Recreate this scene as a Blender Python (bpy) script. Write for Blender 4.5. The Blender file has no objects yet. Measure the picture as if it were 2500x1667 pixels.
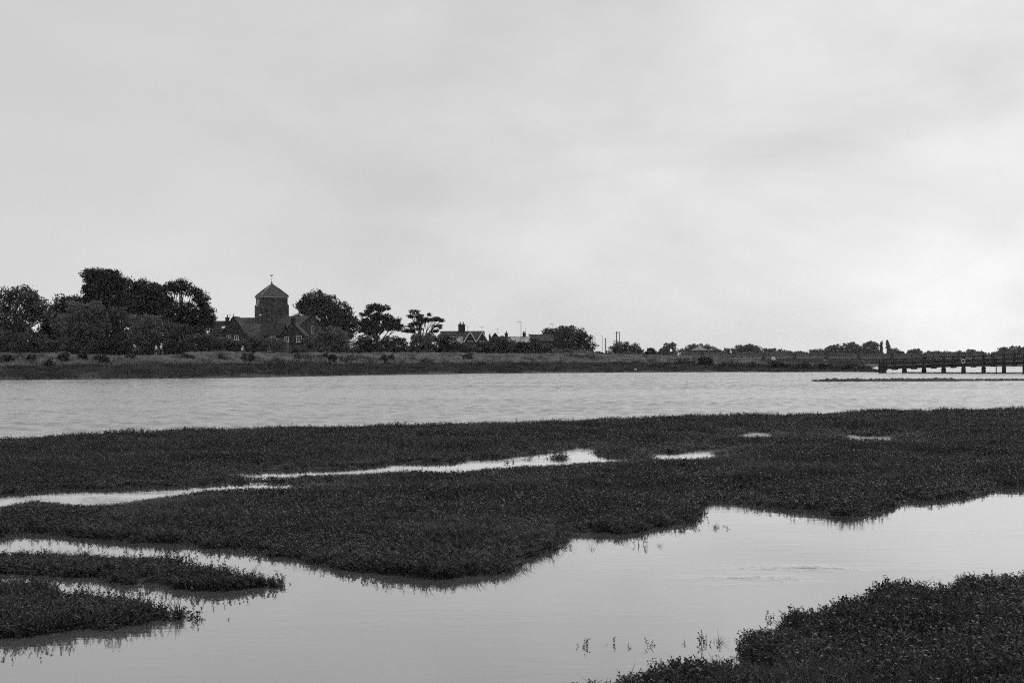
import bpy, math, random
import numpy as np
from mathutils import Vector, Matrix, Euler

rng = np.random.default_rng(7)
random.seed(7)
S = bpy.context.scene
COL = S.collection
F, HOR, H = 3472.0, 866.0, 3.2          # focal length in photo pixels, horizon row, eye height


def X(px, D): return (px - 1250.0) * D / F
def Z(py, D): return H - (py - HOR) * D / F
def gpt(px, py, z=0.0):
    D = F * (H - z) / (py - HOR)
    return (X(px, D), D)


# ------------------------------------------------------------------ materials
def newmat(name):
    m = bpy.data.materials.new(name)
    m.use_nodes = True
    nt = m.node_tree
    b = nt.nodes['Principled BSDF']
    return m, nt, b


def g(v): return (v, v, v, 1.0)


def mat(name, lo, hi, scale=2.0, rough=0.8, spec=0.3, detail=4.0, bump=0.0, stretch=(1, 1, 1), coords='Object'):
    m, nt, b = newmat(name)
    b.inputs['Roughness'].default_value = rough
    b.inputs['Specular IOR Level'].default_value = spec
    tc = nt.nodes.new('ShaderNodeTexCoord')
    mp = nt.nodes.new('ShaderNodeMapping')
    mp.inputs['Scale'].default_value = stretch
    if coords == 'World':
        ge = nt.nodes.new('ShaderNodeNewGeometry')
        nt.links.new(ge.outputs['Position'], mp.inputs['Vector'])
    else:
        nt.links.new(tc.outputs[coords], mp.inputs['Vector'])
    n = nt.nodes.new('ShaderNodeTexNoise')
    n.inputs['Scale'].default_value = scale
    n.inputs['Detail'].default_value = detail
    n.inputs['Roughness'].default_value = 0.65
    nt.links.new(mp.outputs[0], n.inputs['Vector'])
    r = nt.nodes.new('ShaderNodeValToRGB')
    r.color_ramp.elements[0].position = 0.33
    r.color_ramp.elements[1].position = 0.67
    r.color_ramp.elements[0].color = g(lo)
    r.color_ramp.elements[1].color = g(hi)
    nt.links.new(n.outputs['Fac'], r.inputs['Fac'])
    nt.links.new(r.outputs['Color'], b.inputs['Base Color'])
    if bump:
        bp = nt.nodes.new('ShaderNodeBump')
        bp.inputs['Strength'].default_value = bump
        bp.inputs['Distance'].default_value = 0.05
        nt.links.new(n.outputs['Fac'], bp.inputs['Height'])
        nt.links.new(bp.outputs[0], b.inputs['Normal'])
    return m


def brickmat(name, c1, c2, mortar, scale, bw=0.5, rh=0.25, rough=0.85):
    m, nt, b = newmat(name)
    b.inputs['Roughness'].default_value = rough
    b.inputs['Specular IOR Level'].default_value = 0.2
    tc = nt.nodes.new('ShaderNodeTexCoord')
    sep = nt.nodes.new('ShaderNodeSeparateXYZ')
    nt.links.new(tc.outputs['Object'], sep.inputs[0])
    add = nt.nodes.new('ShaderNodeMath')
    nt.links.new(sep.outputs['X'], add.inputs[0]); nt.links.new(sep.outputs['Y'], add.inputs[1])
    cmb = nt.nodes.new('ShaderNodeCombineXYZ')
    nt.links.new(add.outputs[0], cmb.inputs['X']); nt.links.new(sep.outputs['Z'], cmb.inputs['Y'])
    br = nt.nodes.new('ShaderNodeTexBrick')
    br.inputs['Scale'].default_value = scale
    br.inputs['Color1'].default_value = g(c1); br.inputs['Color2'].default_value = g(c2)
    br.inputs['Mortar'].default_value = g(mortar)
    br.inputs['Brick Width'].default_value = bw; br.inputs['Row Height'].default_value = rh
    nt.links.new(cmb.outputs[0], br.inputs['Vector'])
    n = nt.nodes.new('ShaderNodeTexNoise'); n.inputs['Scale'].default_value = 1.3; n.inputs['Detail'].default_value = 6
    nt.links.new(tc.outputs['Object'], n.inputs['Vector'])
    mr = nt.nodes.new('ShaderNodeMapRange'); mr.inputs['To Min'].default_value = 0.55; mr.inputs['To Max'].default_value = 1.4
    mr.inputs['From Min'].default_value = 0.3; mr.inputs['From Max'].default_value = 0.7
    nt.links.new(n.outputs['Fac'], mr.inputs['Value'])
    mx = nt.nodes.new('ShaderNodeVectorMath'); mx.operation = 'SCALE'
    nt.links.new(br.outputs['Color'], mx.inputs[0]); nt.links.new(mr.outputs[0], mx.inputs['Scale'])
    nt.links.new(mx.outputs[0], b.inputs['Base Color'])
    return m


def leafmat(name, lo, hi, scale=0.35, rough=0.55, spec=0.35, trans=0.25):
    m = mat(name, lo, hi, scale, rough, spec, 5.0, coords='World')
    nt = m.node_tree
    b = nt.nodes['Principled BSDF']; out = nt.nodes['Material Output']
    t = nt.nodes.new('ShaderNodeBsdfTranslucent')
    src = b.inputs['Base Color'].links[0].from_socket
    nt.links.new(src, t.inputs['Color'])
    mx = nt.nodes.new('ShaderNodeMixShader'); mx.inputs[0].default_value = trans
    nt.links.new(b.outputs[0], mx.inputs[1]); nt.links.new(t.outputs[0], mx.inputs[2])
    nt.links.new(mx.outputs[0], out.inputs['Surface'])
    return m


M = {}
M['leaf_dark'] = leafmat('dark_foliage', 0.016, 0.036)
M['leaf_mid'] = leafmat('mid_foliage', 0.034, 0.078)
M['leaf_grey'] = leafmat('grey_foliage', 0.06, 0.165)
M['leaf_pine'] = leafmat('pine_foliage', 0.012, 0.026)
M['leaf_far'] = leafmat('far_foliage', 0.05, 0.10, 0.12)  # paler leaf colour stands in for haze over the distance
M['bark'] = mat('bark', 0.03, 0.07, 3.0, 0.9, 0.1, stretch=(1, 1, 0.2))
M['marsh_leaf'] = leafmat('marsh_leaf', 0.021, 0.06, 0.38, 0.5, 0.3, 0.2)
M['marsh_leaf_pale'] = leafmat('marsh_leaf_pale', 0.12, 0.28, 3.0, 0.4, 0.5, 0.3)  # a few dead leaves, their pale colour also standing in for sparkles
M['marsh_stem'] = mat('marsh_stem', 0.05, 0.12, 8.0, 0.7)
M['mud'] = mat('mud', 0.016, 0.036, 1.2, 0.85, 0.15, 8.0, bump=0.5, coords='World')
M['bed'] = mat('river_bed', 0.06, 0.10, 0.4, 0.9, coords='World')
M['land'] = mat('bank_soil', 0.035, 0.075, 0.35, 0.95, 0.1, 8.0, bump=0.6, coords='World')
M['grass_low'] = leafmat('salt_grass', 0.03, 0.10, 0.35, 0.7, 0.2, 0.3)
M['grass_tall'] = leafmat('tall_grass', 0.07, 0.36, 0.45, 0.7, 0.2, 0.45)
M['flint'] = brickmat('flint_wall', 0.045, 0.075, 0.055, 3.0, 0.4, 0.3)
M['stone'] = mat('dressed_stone', 0.32, 0.5, 2.0, 0.85, 0.2)
M['brick'] = brickmat('dark_brick', 0.02, 0.034, 0.04, 4.0, 0.5, 0.18)
M['tile_dark'] = brickmat('dark_roof_tiles', 0.016, 0.03, 0.01, 3.2, 0.3, 0.35)
M['tile_mid'] = brickmat('roof_tiles', 0.036, 0.065, 0.02, 3.2, 0.3, 0.35)
M['tile_long'] = brickmat('weathered_roof_tiles', 0.06, 0.10, 0.03, 3.2, 0.3, 0.35)
M['tile_pale'] = brickmat('pale_roof_tiles', 0.24, 0.36, 0.14, 3.2, 0.3, 0.35)
M['tile_tower'] = brickmat('tower_shingles', 0.04, 0.085, 0.02, 2.6, 0.35, 0.45)
M['white'] = mat('white_paint', 0.68, 0.8, 3.0, 0.5)
M['glass'] = mat('window_glass', 0.02, 0.04, 1.0, 0.08, 0.6)
M['hole_shade'] = mat('painted_hole_shade', 0.008, 0.014, 1.0, 0.9)  # dark colour stands in for the unlit inside of the sound holes
M['iron'] = mat('dark_iron', 0.03, 0.06, 4.0, 0.6)
M['steel'] = mat('galvanised_steel', 0.22, 0.34, 4.0, 0.5)
M['timber'] = mat('tarred_timber', 0.012, 0.035, 5.0, 0.75, 0.2, stretch=(1, 1, 0.3))
M['timber_grey'] = mat('weathered_timber', 0.16, 0.3, 4.0, 0.8, 0.2)
M['concrete'] = mat('concrete', 0.12, 0.19, 2.0, 0.85)
M['rail_grey'] = mat('painted_railing', 0.12, 0.2, 2.0, 0.6)
M['skin'] = mat('skin', 0.3, 0.36, 8.0, 0.6)
M['cloth_white'] = mat('white_cloth', 0.78, 0.86, 6.0, 0.85)
M['cloth_dark'] = mat('dark_cloth', 0.02, 0.035, 6.0, 0.9)
M['cloth_mid'] = mat('grey_cloth', 0.2, 0.28, 6.0, 0.9)
M['hair'] = mat('hair', 0.03, 0.06, 9.0, 0.6)
M['hair_pale'] = mat('pale_hair', 0.4, 0.55, 9.0, 0.6)


# ------------------------------------------------------------------ object helpers
def tag(o, label=None, cat=None, group=None, kind=None):
    if label: o['label'] = label
    if cat: o['category'] = cat
    if group: o['group'] = group
    if kind: o['kind'] = kind
    return o


def empty(name, loc, rz=0.0, label=None, cat=None, group=None):
    o = bpy.data.objects.new(name, None)
    COL.objects.link(o)
    o.location = loc
    o.rotation_euler = (0, 0, rz)
    return tag(o, label, cat, group)


def link_mesh(name, me, mats, parent=None, loc=None):
    o = bpy.data.objects.new(name, me)
    for m in (mats if isinstance(mats, (list, tuple)) else [mats]):
        me.materials.append(m)
    COL.objects.link(o)
    if parent: o.parent = parent
    if loc is not None: o.location = loc
    return o


def np_mesh(name, V, Fc, smooth=False, matidx=None):
    """V (n,3), Fc (m,k) of one polygon size."""
    me = bpy.data.meshes.new(name)
    V = np.asarray(V, np.float32); Fc = np.asarray(Fc, np.int32)
    n, k = Fc.shape
    me.vertices.add(len(V)); me.vertices.foreach_set('co', V.ravel())
    me.loops.add(n * k); me.loops.foreach_set('vertex_index', Fc.ravel())
    me.polygons.add(n)
    me.polygons.foreach_set('loop_start', np.arange(0, n * k, k, dtype=np.int32))
    if matidx is not None:
        me.polygons.foreach_set('material_index', np.asarray(matidx, np.int32))
    me.polygons.foreach_set('use_smooth', np.full(n, smooth, bool))
    me.update(calc_edges=True)
    me.validate()
    return me


class MB:
    def __init__(self): self.v = []; self.f = []

    def add(self, verts, faces):
        b = len(self.v)
        self.v += [tuple(p) for p in verts]
        self.f += [tuple(b + i for i in q) for q in faces]
        return self

    def box(self, c, s, rz=0.0, rx=0.0, ry=0.0):
        R = Euler((rx, ry, rz)).to_matrix()
        c = Vector(c)
        pts = [c + R @ Vector((x * s[0] / 2, y * s[1] / 2, z * s[2] / 2)) for z in (-1, 1) for y in (-1, 1) for x in (-1, 1)]
        return self.add(pts, [(0, 2, 3, 1), (4, 5, 7, 6), (0, 1, 5, 4), (2, 6, 7, 3), (0, 4, 6, 2), (1, 3, 7, 5)])

    def beam(self, a, b, w, h):
        a = Vector(a); b = Vector(b); d = (b - a).normalized()
        up = Vector((0, 0, 1)) if abs(d.z) < 0.95 else Vector((0, 1, 0))
        s = d.cross(up).normalized(); u = s.cross(d).normalized()
        pts = [p + s * (i * w / 2) + u * (j * h / 2) for p in (a, b) for j in (-1, 1) for i in (-1, 1)]
        return self.add(pts, [(0, 1, 3, 2), (4, 6, 7, 5), (0, 4, 5, 1), (2, 3, 7, 6), (0, 2, 6, 4), (1, 5, 7, 3)])

    def tube(self, pts, rad, n=8, cap=True):
        pts = [Vector(p) for p in pts]
        rad = rad if isinstance(rad, (list, tuple)) else [rad] * len(pts)
        rings = []
        for i, p in enumerate(pts):
            d = (pts[min(i + 1, len(pts) - 1)] - pts[max(i - 1, 0)]).normalized()
            up = Vector((0, 0, 1)) if abs(d.z) < 0.9 else Vector((0, 1, 0))
            s = d.cross(up).normalized(); u = s.cross(d).normalized()
            rings.append([p + s * math.cos(2 * math.pi * k / n) * rad[i] + u * math.sin(2 * math.pi * k / n) * rad[i] for k in range(n)])
        fs = []
        for i in range(len(pts) - 1):
            for k in range(n):
                fs.append((i * n + k, i * n + (k + 1) % n, (i + 1) * n + (k + 1) % n, (i + 1) * n + k))
        if cap:
            fs.append(tuple(range(n - 1, -1, -1))); fs.append(tuple((len(pts) - 1) * n + k for k in range(n)))
        return self.add([p for r in rings for p in r], fs)

    def build(self, name, m, parent=None, loc=None, smooth=False):
        me = bpy.data.meshes.new(name)
        me.from_pydata(self.v, [], self.f)
        me.update()
        if smooth:
            me.polygons.foreach_set('use_smooth', np.full(len(me.polygons), True))
        return link_mesh(name, me, m, parent, loc)


def rand_dirs(n, r=rng):
    d = r.normal(size=(n, 3))
    return d / np.linalg.norm(d, axis=1)[:, None]


def leaf_quads(P, size, aspect=0.55, up=0.0, r=rng):
    """diamond leaves at points P, lengths size; random orientation."""
    n = len(P)
    a = rand_dirs(n, r)
    a[:, 2] += up
    a /= np.linalg.norm(a, axis=1)[:, None]
    b = np.cross(a, rand_dirs(n, r))
    b /= (np.linalg.norm(b, axis=1)[:, None] + 1e-9)
    L = (size * 0.5)[:, None]
    W = L * aspect
    V = np.empty((n, 4, 3))
    V[:, 0] = P - a * L; V[:, 1] = P + b * W - a * L * 0.1; V[:, 2] = P + a * L; V[:, 3] = P - b * W - a * L * 0.1
    Fc = np.arange(n * 4).reshape(n, 4)
    return V.reshape(-1, 3), Fc


# ------------------------------------------------------------------ foliage
def crown_points(lobes, n, clump, seed, shell=0.55):
    """lobes: (cx,cy,cz,rx,ry,rz) in metres; clumped points through their volume."""
    r = np.random.default_rng(seed)
    L = np.array(lobes, float)
    vol = (L[:, 3] * L[:, 4] * L[:, 5]) ** (2 / 3)
    w = vol / vol.sum()
    out = []
    per = 40
    nc = max(6, int(n / per))
    idx = r.choice(len(L), nc, p=w)
    d = rand_dirs(nc, r)
    rad = shell + (1 - shell) * r.random(nc) ** 0.6
    C = L[idx, :3] + d * L[idx, 3:6] * rad[:, None] * 0.93
    cs = clump * (0.55 + 0.9 * r.random(nc))
    for c, s in zip(C, cs):
        q = rand_dirs(per, r) * (r.random(per) ** 0.45)[:, None] * s
        q[:, 2] *= 0.7
        out.append(c + q)
    # a thinner fill inside so that dense crowns close up
    nf = int(n * 0.35)
    idx = r.choice(len(L), nf, p=w)
    q = rand_dirs(nf, r) * (r.random(nf) ** 0.5)[:, None]
    out.append(L[idx, :3] + q * L[idx, 3:6] * 0.9)
    return np.concatenate(out), r


def foliage_mesh(name, lobes, n, clump, leaf, seed, up=0.15, shell=0.55, aspect=0.55):
    P, r = crown_points(lobes, n, clump, seed, shell)
    sz = leaf * (0.6 + 0.8 * r.random(len(P)))
    V, Fc = leaf_quads(P, sz, aspect, up, r)
    return np_mesh(name, V, Fc)


SEED = [100]


def tree(name, label, D, lobes_px, base, m, dens=1.0, clump=0.9, leaf=0.42, trunk_r=0.3, group=None, cat='tree', gz=3.0, shell=0.55, up=0.15, depth=0.85, trunk_mat='bark', limbs=True):
    """lobes_px: (px,py,rx,ry[,dy]) in photo pixels, turned into metres at distance D."""
    SEED[0] += 1
    s = F / D
    bx = X(base, D)
    root = empty(name, (bx, D, gz), 0, label, cat, group)
    lobes = []
    area = 0
    for l in lobes_px:
        dy = l[4] if len(l) > 4 else 0.0
        rx, rz = l[2] / s, l[3] / s
        lobes.append((X(l[0], D) - bx, dy, Z(l[1], D) - gz, rx, max(rx, rz) * depth, rz))
        area += math.pi * rx * rz
    n = int(dens * area * 4.2 / (leaf * leaf * 0.30))
    n = max(300, min(n, 26000))
    link_mesh('crown', foliage_mesh('crown', lobes, n, clump, leaf, SEED[0], up, shell), M[m], root)
    t = MB()
    r = random.Random(SEED[0])
    top = max(lobes, key=lambda q: q[2])
    ztop = top[2]
    fork = ztop * 0.35
    lean = top[0] * 0.4
    t.tube([(0, 0, -0.3), (0.05, 0, fork * 0.5), (lean * 0.5, 0, fork), (lean, top[1] * 0.4, ztop * 0.75), (top[0] * 0.8, top[1], ztop)],
           [trunk_r * 1.3, trunk_r, trunk_r * 0.8, trunk_r * 0.45, trunk_r * 0.12], 8)
    if limbs:
        for q in lobes:
            e = (q[0], q[1], q[2])
            k = r.uniform(0.55, 1.05)
            st = (lean * 0.5 * k, 0, min(fork * k, q[2] * 0.8))
            mid = ((st[0] + e[0]) / 2 + r.uniform(-.3, .3), (st[1] + e[1]) / 2 + r.uniform(-.3, .3), st[2] * 0.45 + e[2] * 0.55)
            t.tube([st, mid, e], [trunk_r * 0.5, trunk_r * 0.32, trunk_r * 0.1], 6)
            for _ in range(3):
                e2 = (e[0] + q[3] * r.uniform(-.8, .8), e[1] + q[4] * r.uniform(-.8, .8), e[2] + q[5] * r.uniform(-.1, .8))
                t.tube([mid, ((mid[0] + e2[0]) / 2, (mid[1] + e2[1]) / 2, (mid[2] + e2[2]) / 2 + .2), e2], [trunk_r * 0.25, trunk_r * 0.16, trunk_r * 0.05], 5)
    t.build('trunk', M[trunk_mat], root, smooth=True)
    return root


def bush(name, label, D, lobes_px, m, dens=1.0, clump=0.6, leaf=0.36, group=None, gz=3.0, cat='bush', shell=0.45, up=0.3):
    SEED[0] += 1
    s = F / D
    bx = X(sum(l[0] for l in lobes_px) / len(lobes_px), D)
    root = empty(name, (bx, D, gz), 0, label, cat, group)
    lobes = []; area = 0
    for l in lobes_px:
        rx, rz = l[2] / s, l[3] / s
        lobes.append((X(l[0], D) - bx, l[4] if len(l) > 4 else 0.0, Z(l[1], D) - gz, rx, max(rx, rz) * 0.8, rz))
        area += math.pi * rx * rz
    for q in list(lobes):
        bot = q[2] - q[5]
        if bot > -0.1:
            hz = (bot + 1.2) / 2
            lobes.append((q[0], q[1], hz - 0.3, q[3] * 0.9, q[4] * 0.9, hz + 0.35)); area += math.pi * q[3] * hz
    n = max(160, min(int(dens * area * 4.2 / (leaf * leaf * 0.30)), 14000))
    link_mesh('foliage', foliage_mesh('foliage', lobes, n, clump, leaf, SEED[0], up, shell), M[m], root)
    t = MB(); r = random.Random(SEED[0])
    for q in lobes:
        for _ in range(4):
            e = (q[0] + q[3] * r.uniform(-.6, .6), q[1] + q[4] * r.uniform(-.6, .6), q[2] + q[5] * r.uniform(0, .7))
            t.tube([(r.uniform(-.08, .08), r.uniform(-.08, .08), -0.3), (q[0] * .8 + e[0] * .2, q[1] * .8 + e[1] * .2, q[2] * 0.4), e], [0.09, 0.06, 0.02], 5)
    t.build('stem', M['bark'], root, smooth=True)
    return root


# ------------------------------------------------------------------ sky, sun, camera
SUN_EL, SUN_AZ = math.radians(48), math.radians(28)      # behind thin cloud, ahead and to the right
W = bpy.data.worlds.new('World'); S.world = W
W.use_nodes = True
nt = W.node_tree
for n_ in list(nt.nodes): nt.nodes.remove(n_)
N = nt.nodes.new; LK = nt.links.new


def mathn(op, a, b=None, clamp=False):
    n_ = N('ShaderNodeMath'); n_.operation = op; n_.use_clamp = clamp
    for i, v in enumerate((a, b)):
        if v is None: continue
        if isinstance(v, (int, float)): n_.inputs[i].default_value = v
        else: LK(v, n_.inputs[i])
    return n_.outputs[0]


out = N('ShaderNodeOutputWorld'); bg = N('ShaderNodeBackground')
bg.inputs['Strength'].default_value = 0.1
sky = N('ShaderNodeTexSky'); sky.sky_type = 'NISHITA'; sky.sun_disc = False
sky.sun_elevation = SUN_EL; sky.sun_rotation = SUN_AZ
sky.air_density = 1.0; sky.dust_density = 3.0
bw = N('ShaderNodeRGBToBW'); LK(sky.outputs[0], bw.inputs[0])
tc = N('ShaderNodeTexCoord')
sep = N('ShaderNodeSeparateXYZ'); LK(tc.outputs['Generated'], sep.inputs[0])
zc = mathn('MAXIMUM', sep.outputs['Z'], 0.0)
den = mathn('ADD', zc, 0.42)
cx = mathn('DIVIDE', sep.outputs['X'], den); cy = mathn('DIVIDE', sep.outputs['Y'], den)
cmb = N('ShaderNodeCombineXYZ'); LK(cx, cmb.inputs['X']); LK(cy, cmb.inputs['Y'])
cmb.inputs['Z'].default_value = 3.3
n1 = N('ShaderNodeTexNoise'); n1.inputs['Scale'].default_value = 1.5; n1.inputs['Detail'].default_value = 5; n1.inputs['Roughness'].default_value = 0.5
n1.inputs['Distortion'].default_value = 0.4
LK(cmb.outputs[0], n1.inputs['Vector'])
# overcast: brightest low over the horizon, greyer overhead, brighter round the veiled sun
e1 = mathn('POWER', 2.718, mathn('MULTIPLY', zc, -7.0))          # low glow
base = mathn('ADD', 6.15, mathn('MULTIPLY', e1, 1.9))
up_ = mathn('MULTIPLY', mathn('MAXIMUM', mathn('SUBTRACT', zc, 0.22), 0.0), 3.5)             # cloud gets brighter well overhead
base = mathn('ADD', base, up_)
mp2 = N('ShaderNodeMapping'); mp2.inputs['Scale'].default_value = (1.0, 1.0, 2.1); mp2.inputs['Rotation'].default_value = (0, math.radians(14), 0); mp2.inputs['Location'].default_value = (0.37, 0.2, 0.71)
LK(tc.outputs['Generated'], mp2.inputs['Vector'])
n2 = N('ShaderNodeTexNoise'); n2.inputs['Scale'].default_value = 5.5; n2.inputs['Detail'].default_value = 6; n2.inputs['Roughness'].default_value = 0.55; n2.inputs['Distortion'].default_value = 0.3
LK(mp2.outputs[0], n2.inputs['Vector'])
side_ = mathn('ADD', mathn('MULTIPLY', sep.outputs['X'], 0.55), 0.26)
cl = mathn('ADD', mathn('MULTIPLY', mathn('SUBTRACT', n1.outputs['Fac'], 0.5), 0.22), mathn('MULTIPLY', mathn('SUBTRACT', n2.outputs['Fac'], 0.5), mathn('MAXIMUM', mathn('MULTIPLY', side_, 2.3), 0.14)))
base = mathn('MULTIPLY', base, mathn('ADD', 1.0, cl))


def glow(az, el, k, amp):
    d = (math.sin(az) * math.cos(el), math.cos(az) * math.cos(el), math.sin(el))
    dp = N('ShaderNodeVectorMath'); dp.operation = 'DOT_PRODUCT'
    LK(tc.outputs['Generated'], dp.inputs[0]); dp.inputs[1].default_value = d
    ex = mathn('POWER', 2.718, mathn('MULTIPLY', mathn('SUBTRACT', dp.outputs['Value'], 1.0), k))
    return mathn('MULTIPLY', ex, amp)


base = mathn('ADD', base, glow(SUN_AZ, SUN_EL, 20.0, 5.0))
base = mathn('ADD', base, glow(math.radians(19), math.radians(4.5), 90.0, 1.9))    # thin cloud low on the right
mixv = mathn('ADD', mathn('MULTIPLY', base, 0.85), mathn('MULTIPLY', bw.outputs[0], 0.15))
cc = N('ShaderNodeCombineColor')
for i in range(3): LK(mixv, cc.inputs[i])
LK(cc.outputs[0], bg.inputs['Color']); LK(bg.outputs[0], out.inputs['Surface'])

sd = bpy.data.lights.new('sun', 'SUN'); sd.energy = 1.2; sd.angle = math.radians(12); sd.color = (1.0, 1.0, 1.0)
so = bpy.data.objects.new('sun', sd); COL.objects.link(so)
to_sun = Vector((math.sin(SUN_AZ) * math.cos(SUN_EL), math.cos(SUN_AZ) * math.cos(SUN_EL), math.sin(SUN_EL)))
so.rotation_euler = to_sun.to_track_quat('Z', 'Y').to_euler()
so.location = (60, 120, 200)

cam = bpy.data.cameras.new('camera'); co = bpy.data.objects.new('camera', cam); COL.objects.link(co)
cam.sensor_width = 36; cam.lens = 50; cam.clip_end = 8000; cam.clip_start = 0.1
cam.shift_y = (HOR - 1667 / 2) / 2500
co.location = (0, 0, H); co.rotation_euler = (math.radians(90), 0, 0)
S.camera = co
S.view_settings.view_transform = 'Standard'; S.view_settings.look = 'None'; S.view_settings.exposure = 0; S.view_settings.gamma = 1
S.cycles.use_denoising = False
S.cycles.use_adaptive_sampling = True; S.cycles.adaptive_threshold = 0.6; S.cycles.adaptive_min_samples = 40
S.cycles.filter_width = 1.1
S.cycles.max_bounces = 6; S.cycles.diffuse_bounces = 3; S.cycles.glossy_bounces = 3; S.cycles.volume_bounces = 1
S.cycles.transparent_max_bounces = 4; S.cycles.caustics_reflective = False; S.cycles.caustics_refractive = False

# ------------------------------------------------------------------ marsh outlines (photo pixels -> ground)
HT = 0.13       # height of the plants that hide / are mirrored by the water


def poly(pts, z): return [gpt(px, py, z) for px, py in pts]


back = [(-2200, 1100), (-1200, 1090), (-500, 1080), (-200, 1072), (0, 1066), (54, 1064), (143, 1057), (232, 1053), (293, 1046), (321, 1050), (393, 1045), (500, 1043), (607, 1041),
        (668, 1033), (750, 1034), (840, 1036), (894, 1029), (1009, 1033), (1151, 1026), (1330, 1026), (1437, 1015), (1509, 1017), (1616, 1013),
        (1767, 1011), (1874, 1008), (1981, 1006), (2071, 1000), (2196, 996), (2303, 997), (2410, 992), (2500, 989), (2800, 984), (3100, 982), (3700, 978), (4600, 974)]
front = [(4600, 1172), (3700, 1182), (3100, 1190), (2700, 1196), (2500, 1202), (2440, 1199), (2428, 1214), (2374, 1225), (2267, 1237), (2215, 1230), (2189, 1243), (2171, 1257), (2124, 1271),
         (2071, 1279), (2017, 1270), (1981, 1264), (1910, 1257), (1839, 1252), (1781, 1241), (1746, 1237), (1721, 1257), (1731, 1273), (1706, 1291),
         (1660, 1299), (1580, 1313), (1526, 1322), (1473, 1318), (1412, 1318), (1384, 1340), (1341, 1372), (1284, 1390), (1251, 1422), (1187, 1429),
         (1116, 1435), (1009, 1435), (937, 1426), (830, 1411), (700, 1383), (655, 1380), (625, 1370), (565, 1362), (506, 1358), (402, 1347),
         (298, 1341), (230, 1337), (150, 1330), (68, 1320), (21, 1325), (-100, 1336), (-500, 1345), (-1200, 1352), (-2200, 1360)]
L1 = poly(back, 0.30) + poly(front[:32], -HT) + poly(front[32:], -0.13)
isl1_top = [(-1600, 1362), (-500, 1352), (-60, 1342), (0, 1339), (45, 1335), (89, 1338), (179, 1341), (298, 1345), (402, 1352), (432, 1354), (476, 1365), (536, 1377), (586, 1388), (634, 1396), (676, 1411)]
isl1_bot = [(682, 1424), (625, 1434), (565, 1442), (521, 1443), (446, 1437), (357, 1431), (298, 1427), (262, 1417), (230, 1413), (140, 1409), (0, 1398), (-500, 1395), (-1600, 1396)]
L2 = poly(isl1_top, 0.15) + poly(isl1_bot, 0.0)
isl2_top = [(-1600, 1408), (-500, 1404), (0, 1408), (140, 1413), (161, 1428), (140, 1438), (100, 1440), (130, 1446), (179, 1436), (229, 1438), (268, 1441), (327, 1448), (366, 1452), (402, 1461), (452, 1469), (492, 1486)]
isl2_bot = [(486, 1502), (452, 1513), (387, 1514), (327, 1530), (268, 1542), (208, 1538), (119, 1551), (45, 1563), (0, 1559), (-500, 1570), (-1600, 1575)]
L3 = poly(isl2_top, 0.17) + poly(isl2_bot, 0.0)
near_top = [(1300, 1760), (1385, 1680), (1480, 1655), (1530, 1632), (1587, 1617), (1657, 1608), (1727, 1615), (1797, 1615), (1844, 1612), (1890, 1626), (1935, 1618)]
near_b = [(1880, 1596), (1832, 1580), (1820, 1556), (1849, 1547), (1910, 1540), (1919, 1519), (1965, 1508), (2020, 1492), (2060, 1480), (2085, 1466), (2066, 1452),
          (2125, 1446), (2186, 1439), (2289, 1444), (2326, 1414), (2406, 1411), (2500, 1400), (2800, 1385), (3300, 1370), (4300, 1350)]
L4 = poly(near_top, 0.23) + poly(near_b, 0.15) + [(26, 14), (26, 4), (-0.6, 4), (0.0, 11)]
hp = 0.09
poolB = poly([(-200, 1232), (0, 1222), (21, 1214), (71, 1215), (104, 1205), (179, 1202), (257, 1203), (357, 1197), (429, 1196)], -hp) + poly([(536, 1191), (607, 1190), (704, 1188)], -.1) + \
        poly([(704, 1196), (607, 1197), (520, 1199)], .09) + poly([(464, 1201), (375, 1212), (321, 1221), (250, 1235), (196, 1234), (143, 1227), (107, 1221), (54, 1224), (0, 1236), (-200, 1242)], hp)
poolC = poly([(571, 1158), (625, 1154), (700, 1155), (840, 1150), (930, 1144), (973, 1135), (1026, 1136), (1116, 1135), (1162, 1126), (1223, 1124), (1273, 1115), (1330, 1110), (1384, 1108), (1398, 1099), (1416, 1097), (1455, 1104), (1441, 1115), (1484, 1124), (1541, 1123)], -hp) + \
        poly([(1541, 1127), (1437, 1130), (1387, 1134), (1330, 1137), (1223, 1142), (1166, 1144), (1116, 1154), (1009, 1152), (901, 1157), (830, 1162)], hp) + poly([(700, 1168), (614, 1168), (568, 1163)], .03)
islC = poly([(1235, 1124), (1276, 1117), (1330, 1114), (1380, 1115)], hp) + poly([(1390, 1122), (1330, 1126), (1276, 1127)], -hp)
poolD = poly([(1603, 1118), (1612, 1112), (1660, 1111), (1706, 1103), (1748, 1102)], -hp) + poly([(1742, 1112), (1724, 1120), (1660, 1124), (1612, 1124)], hp)
poolE = poly([(1806, 1068), (1846, 1062), (1878, 1063)], -0.10) + poly([(1868, 1071), (1825, 1072)], 0.09)
poolF = poly([(2069, 1066), (2096, 1071), (2178, 1072)], -0.10) + poly([(2170, 1080), (2096, 1078), (2068, 1071)], 0.10)
LAND = [L1, L2, L3, L4, islC]; HOLES = [poolB, poolC, poolD, poolE, poolF]


def inside(P, pg):
    x, y = P[:, 0], P[:, 1]
    r = np.zeros(len(P), bool)
    q = np.array(pg)
    a, b = q, np.roll(q, -1, 0)
    for (x1, y1), (x2, y2) in zip(a, b):
        c = (y1 > y) != (y2 > y)
        if y1 != y2:
            r ^= c & (x < (x2 - x1) * (y - y1) / (y2 - y1) + x1)
    return r


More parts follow.
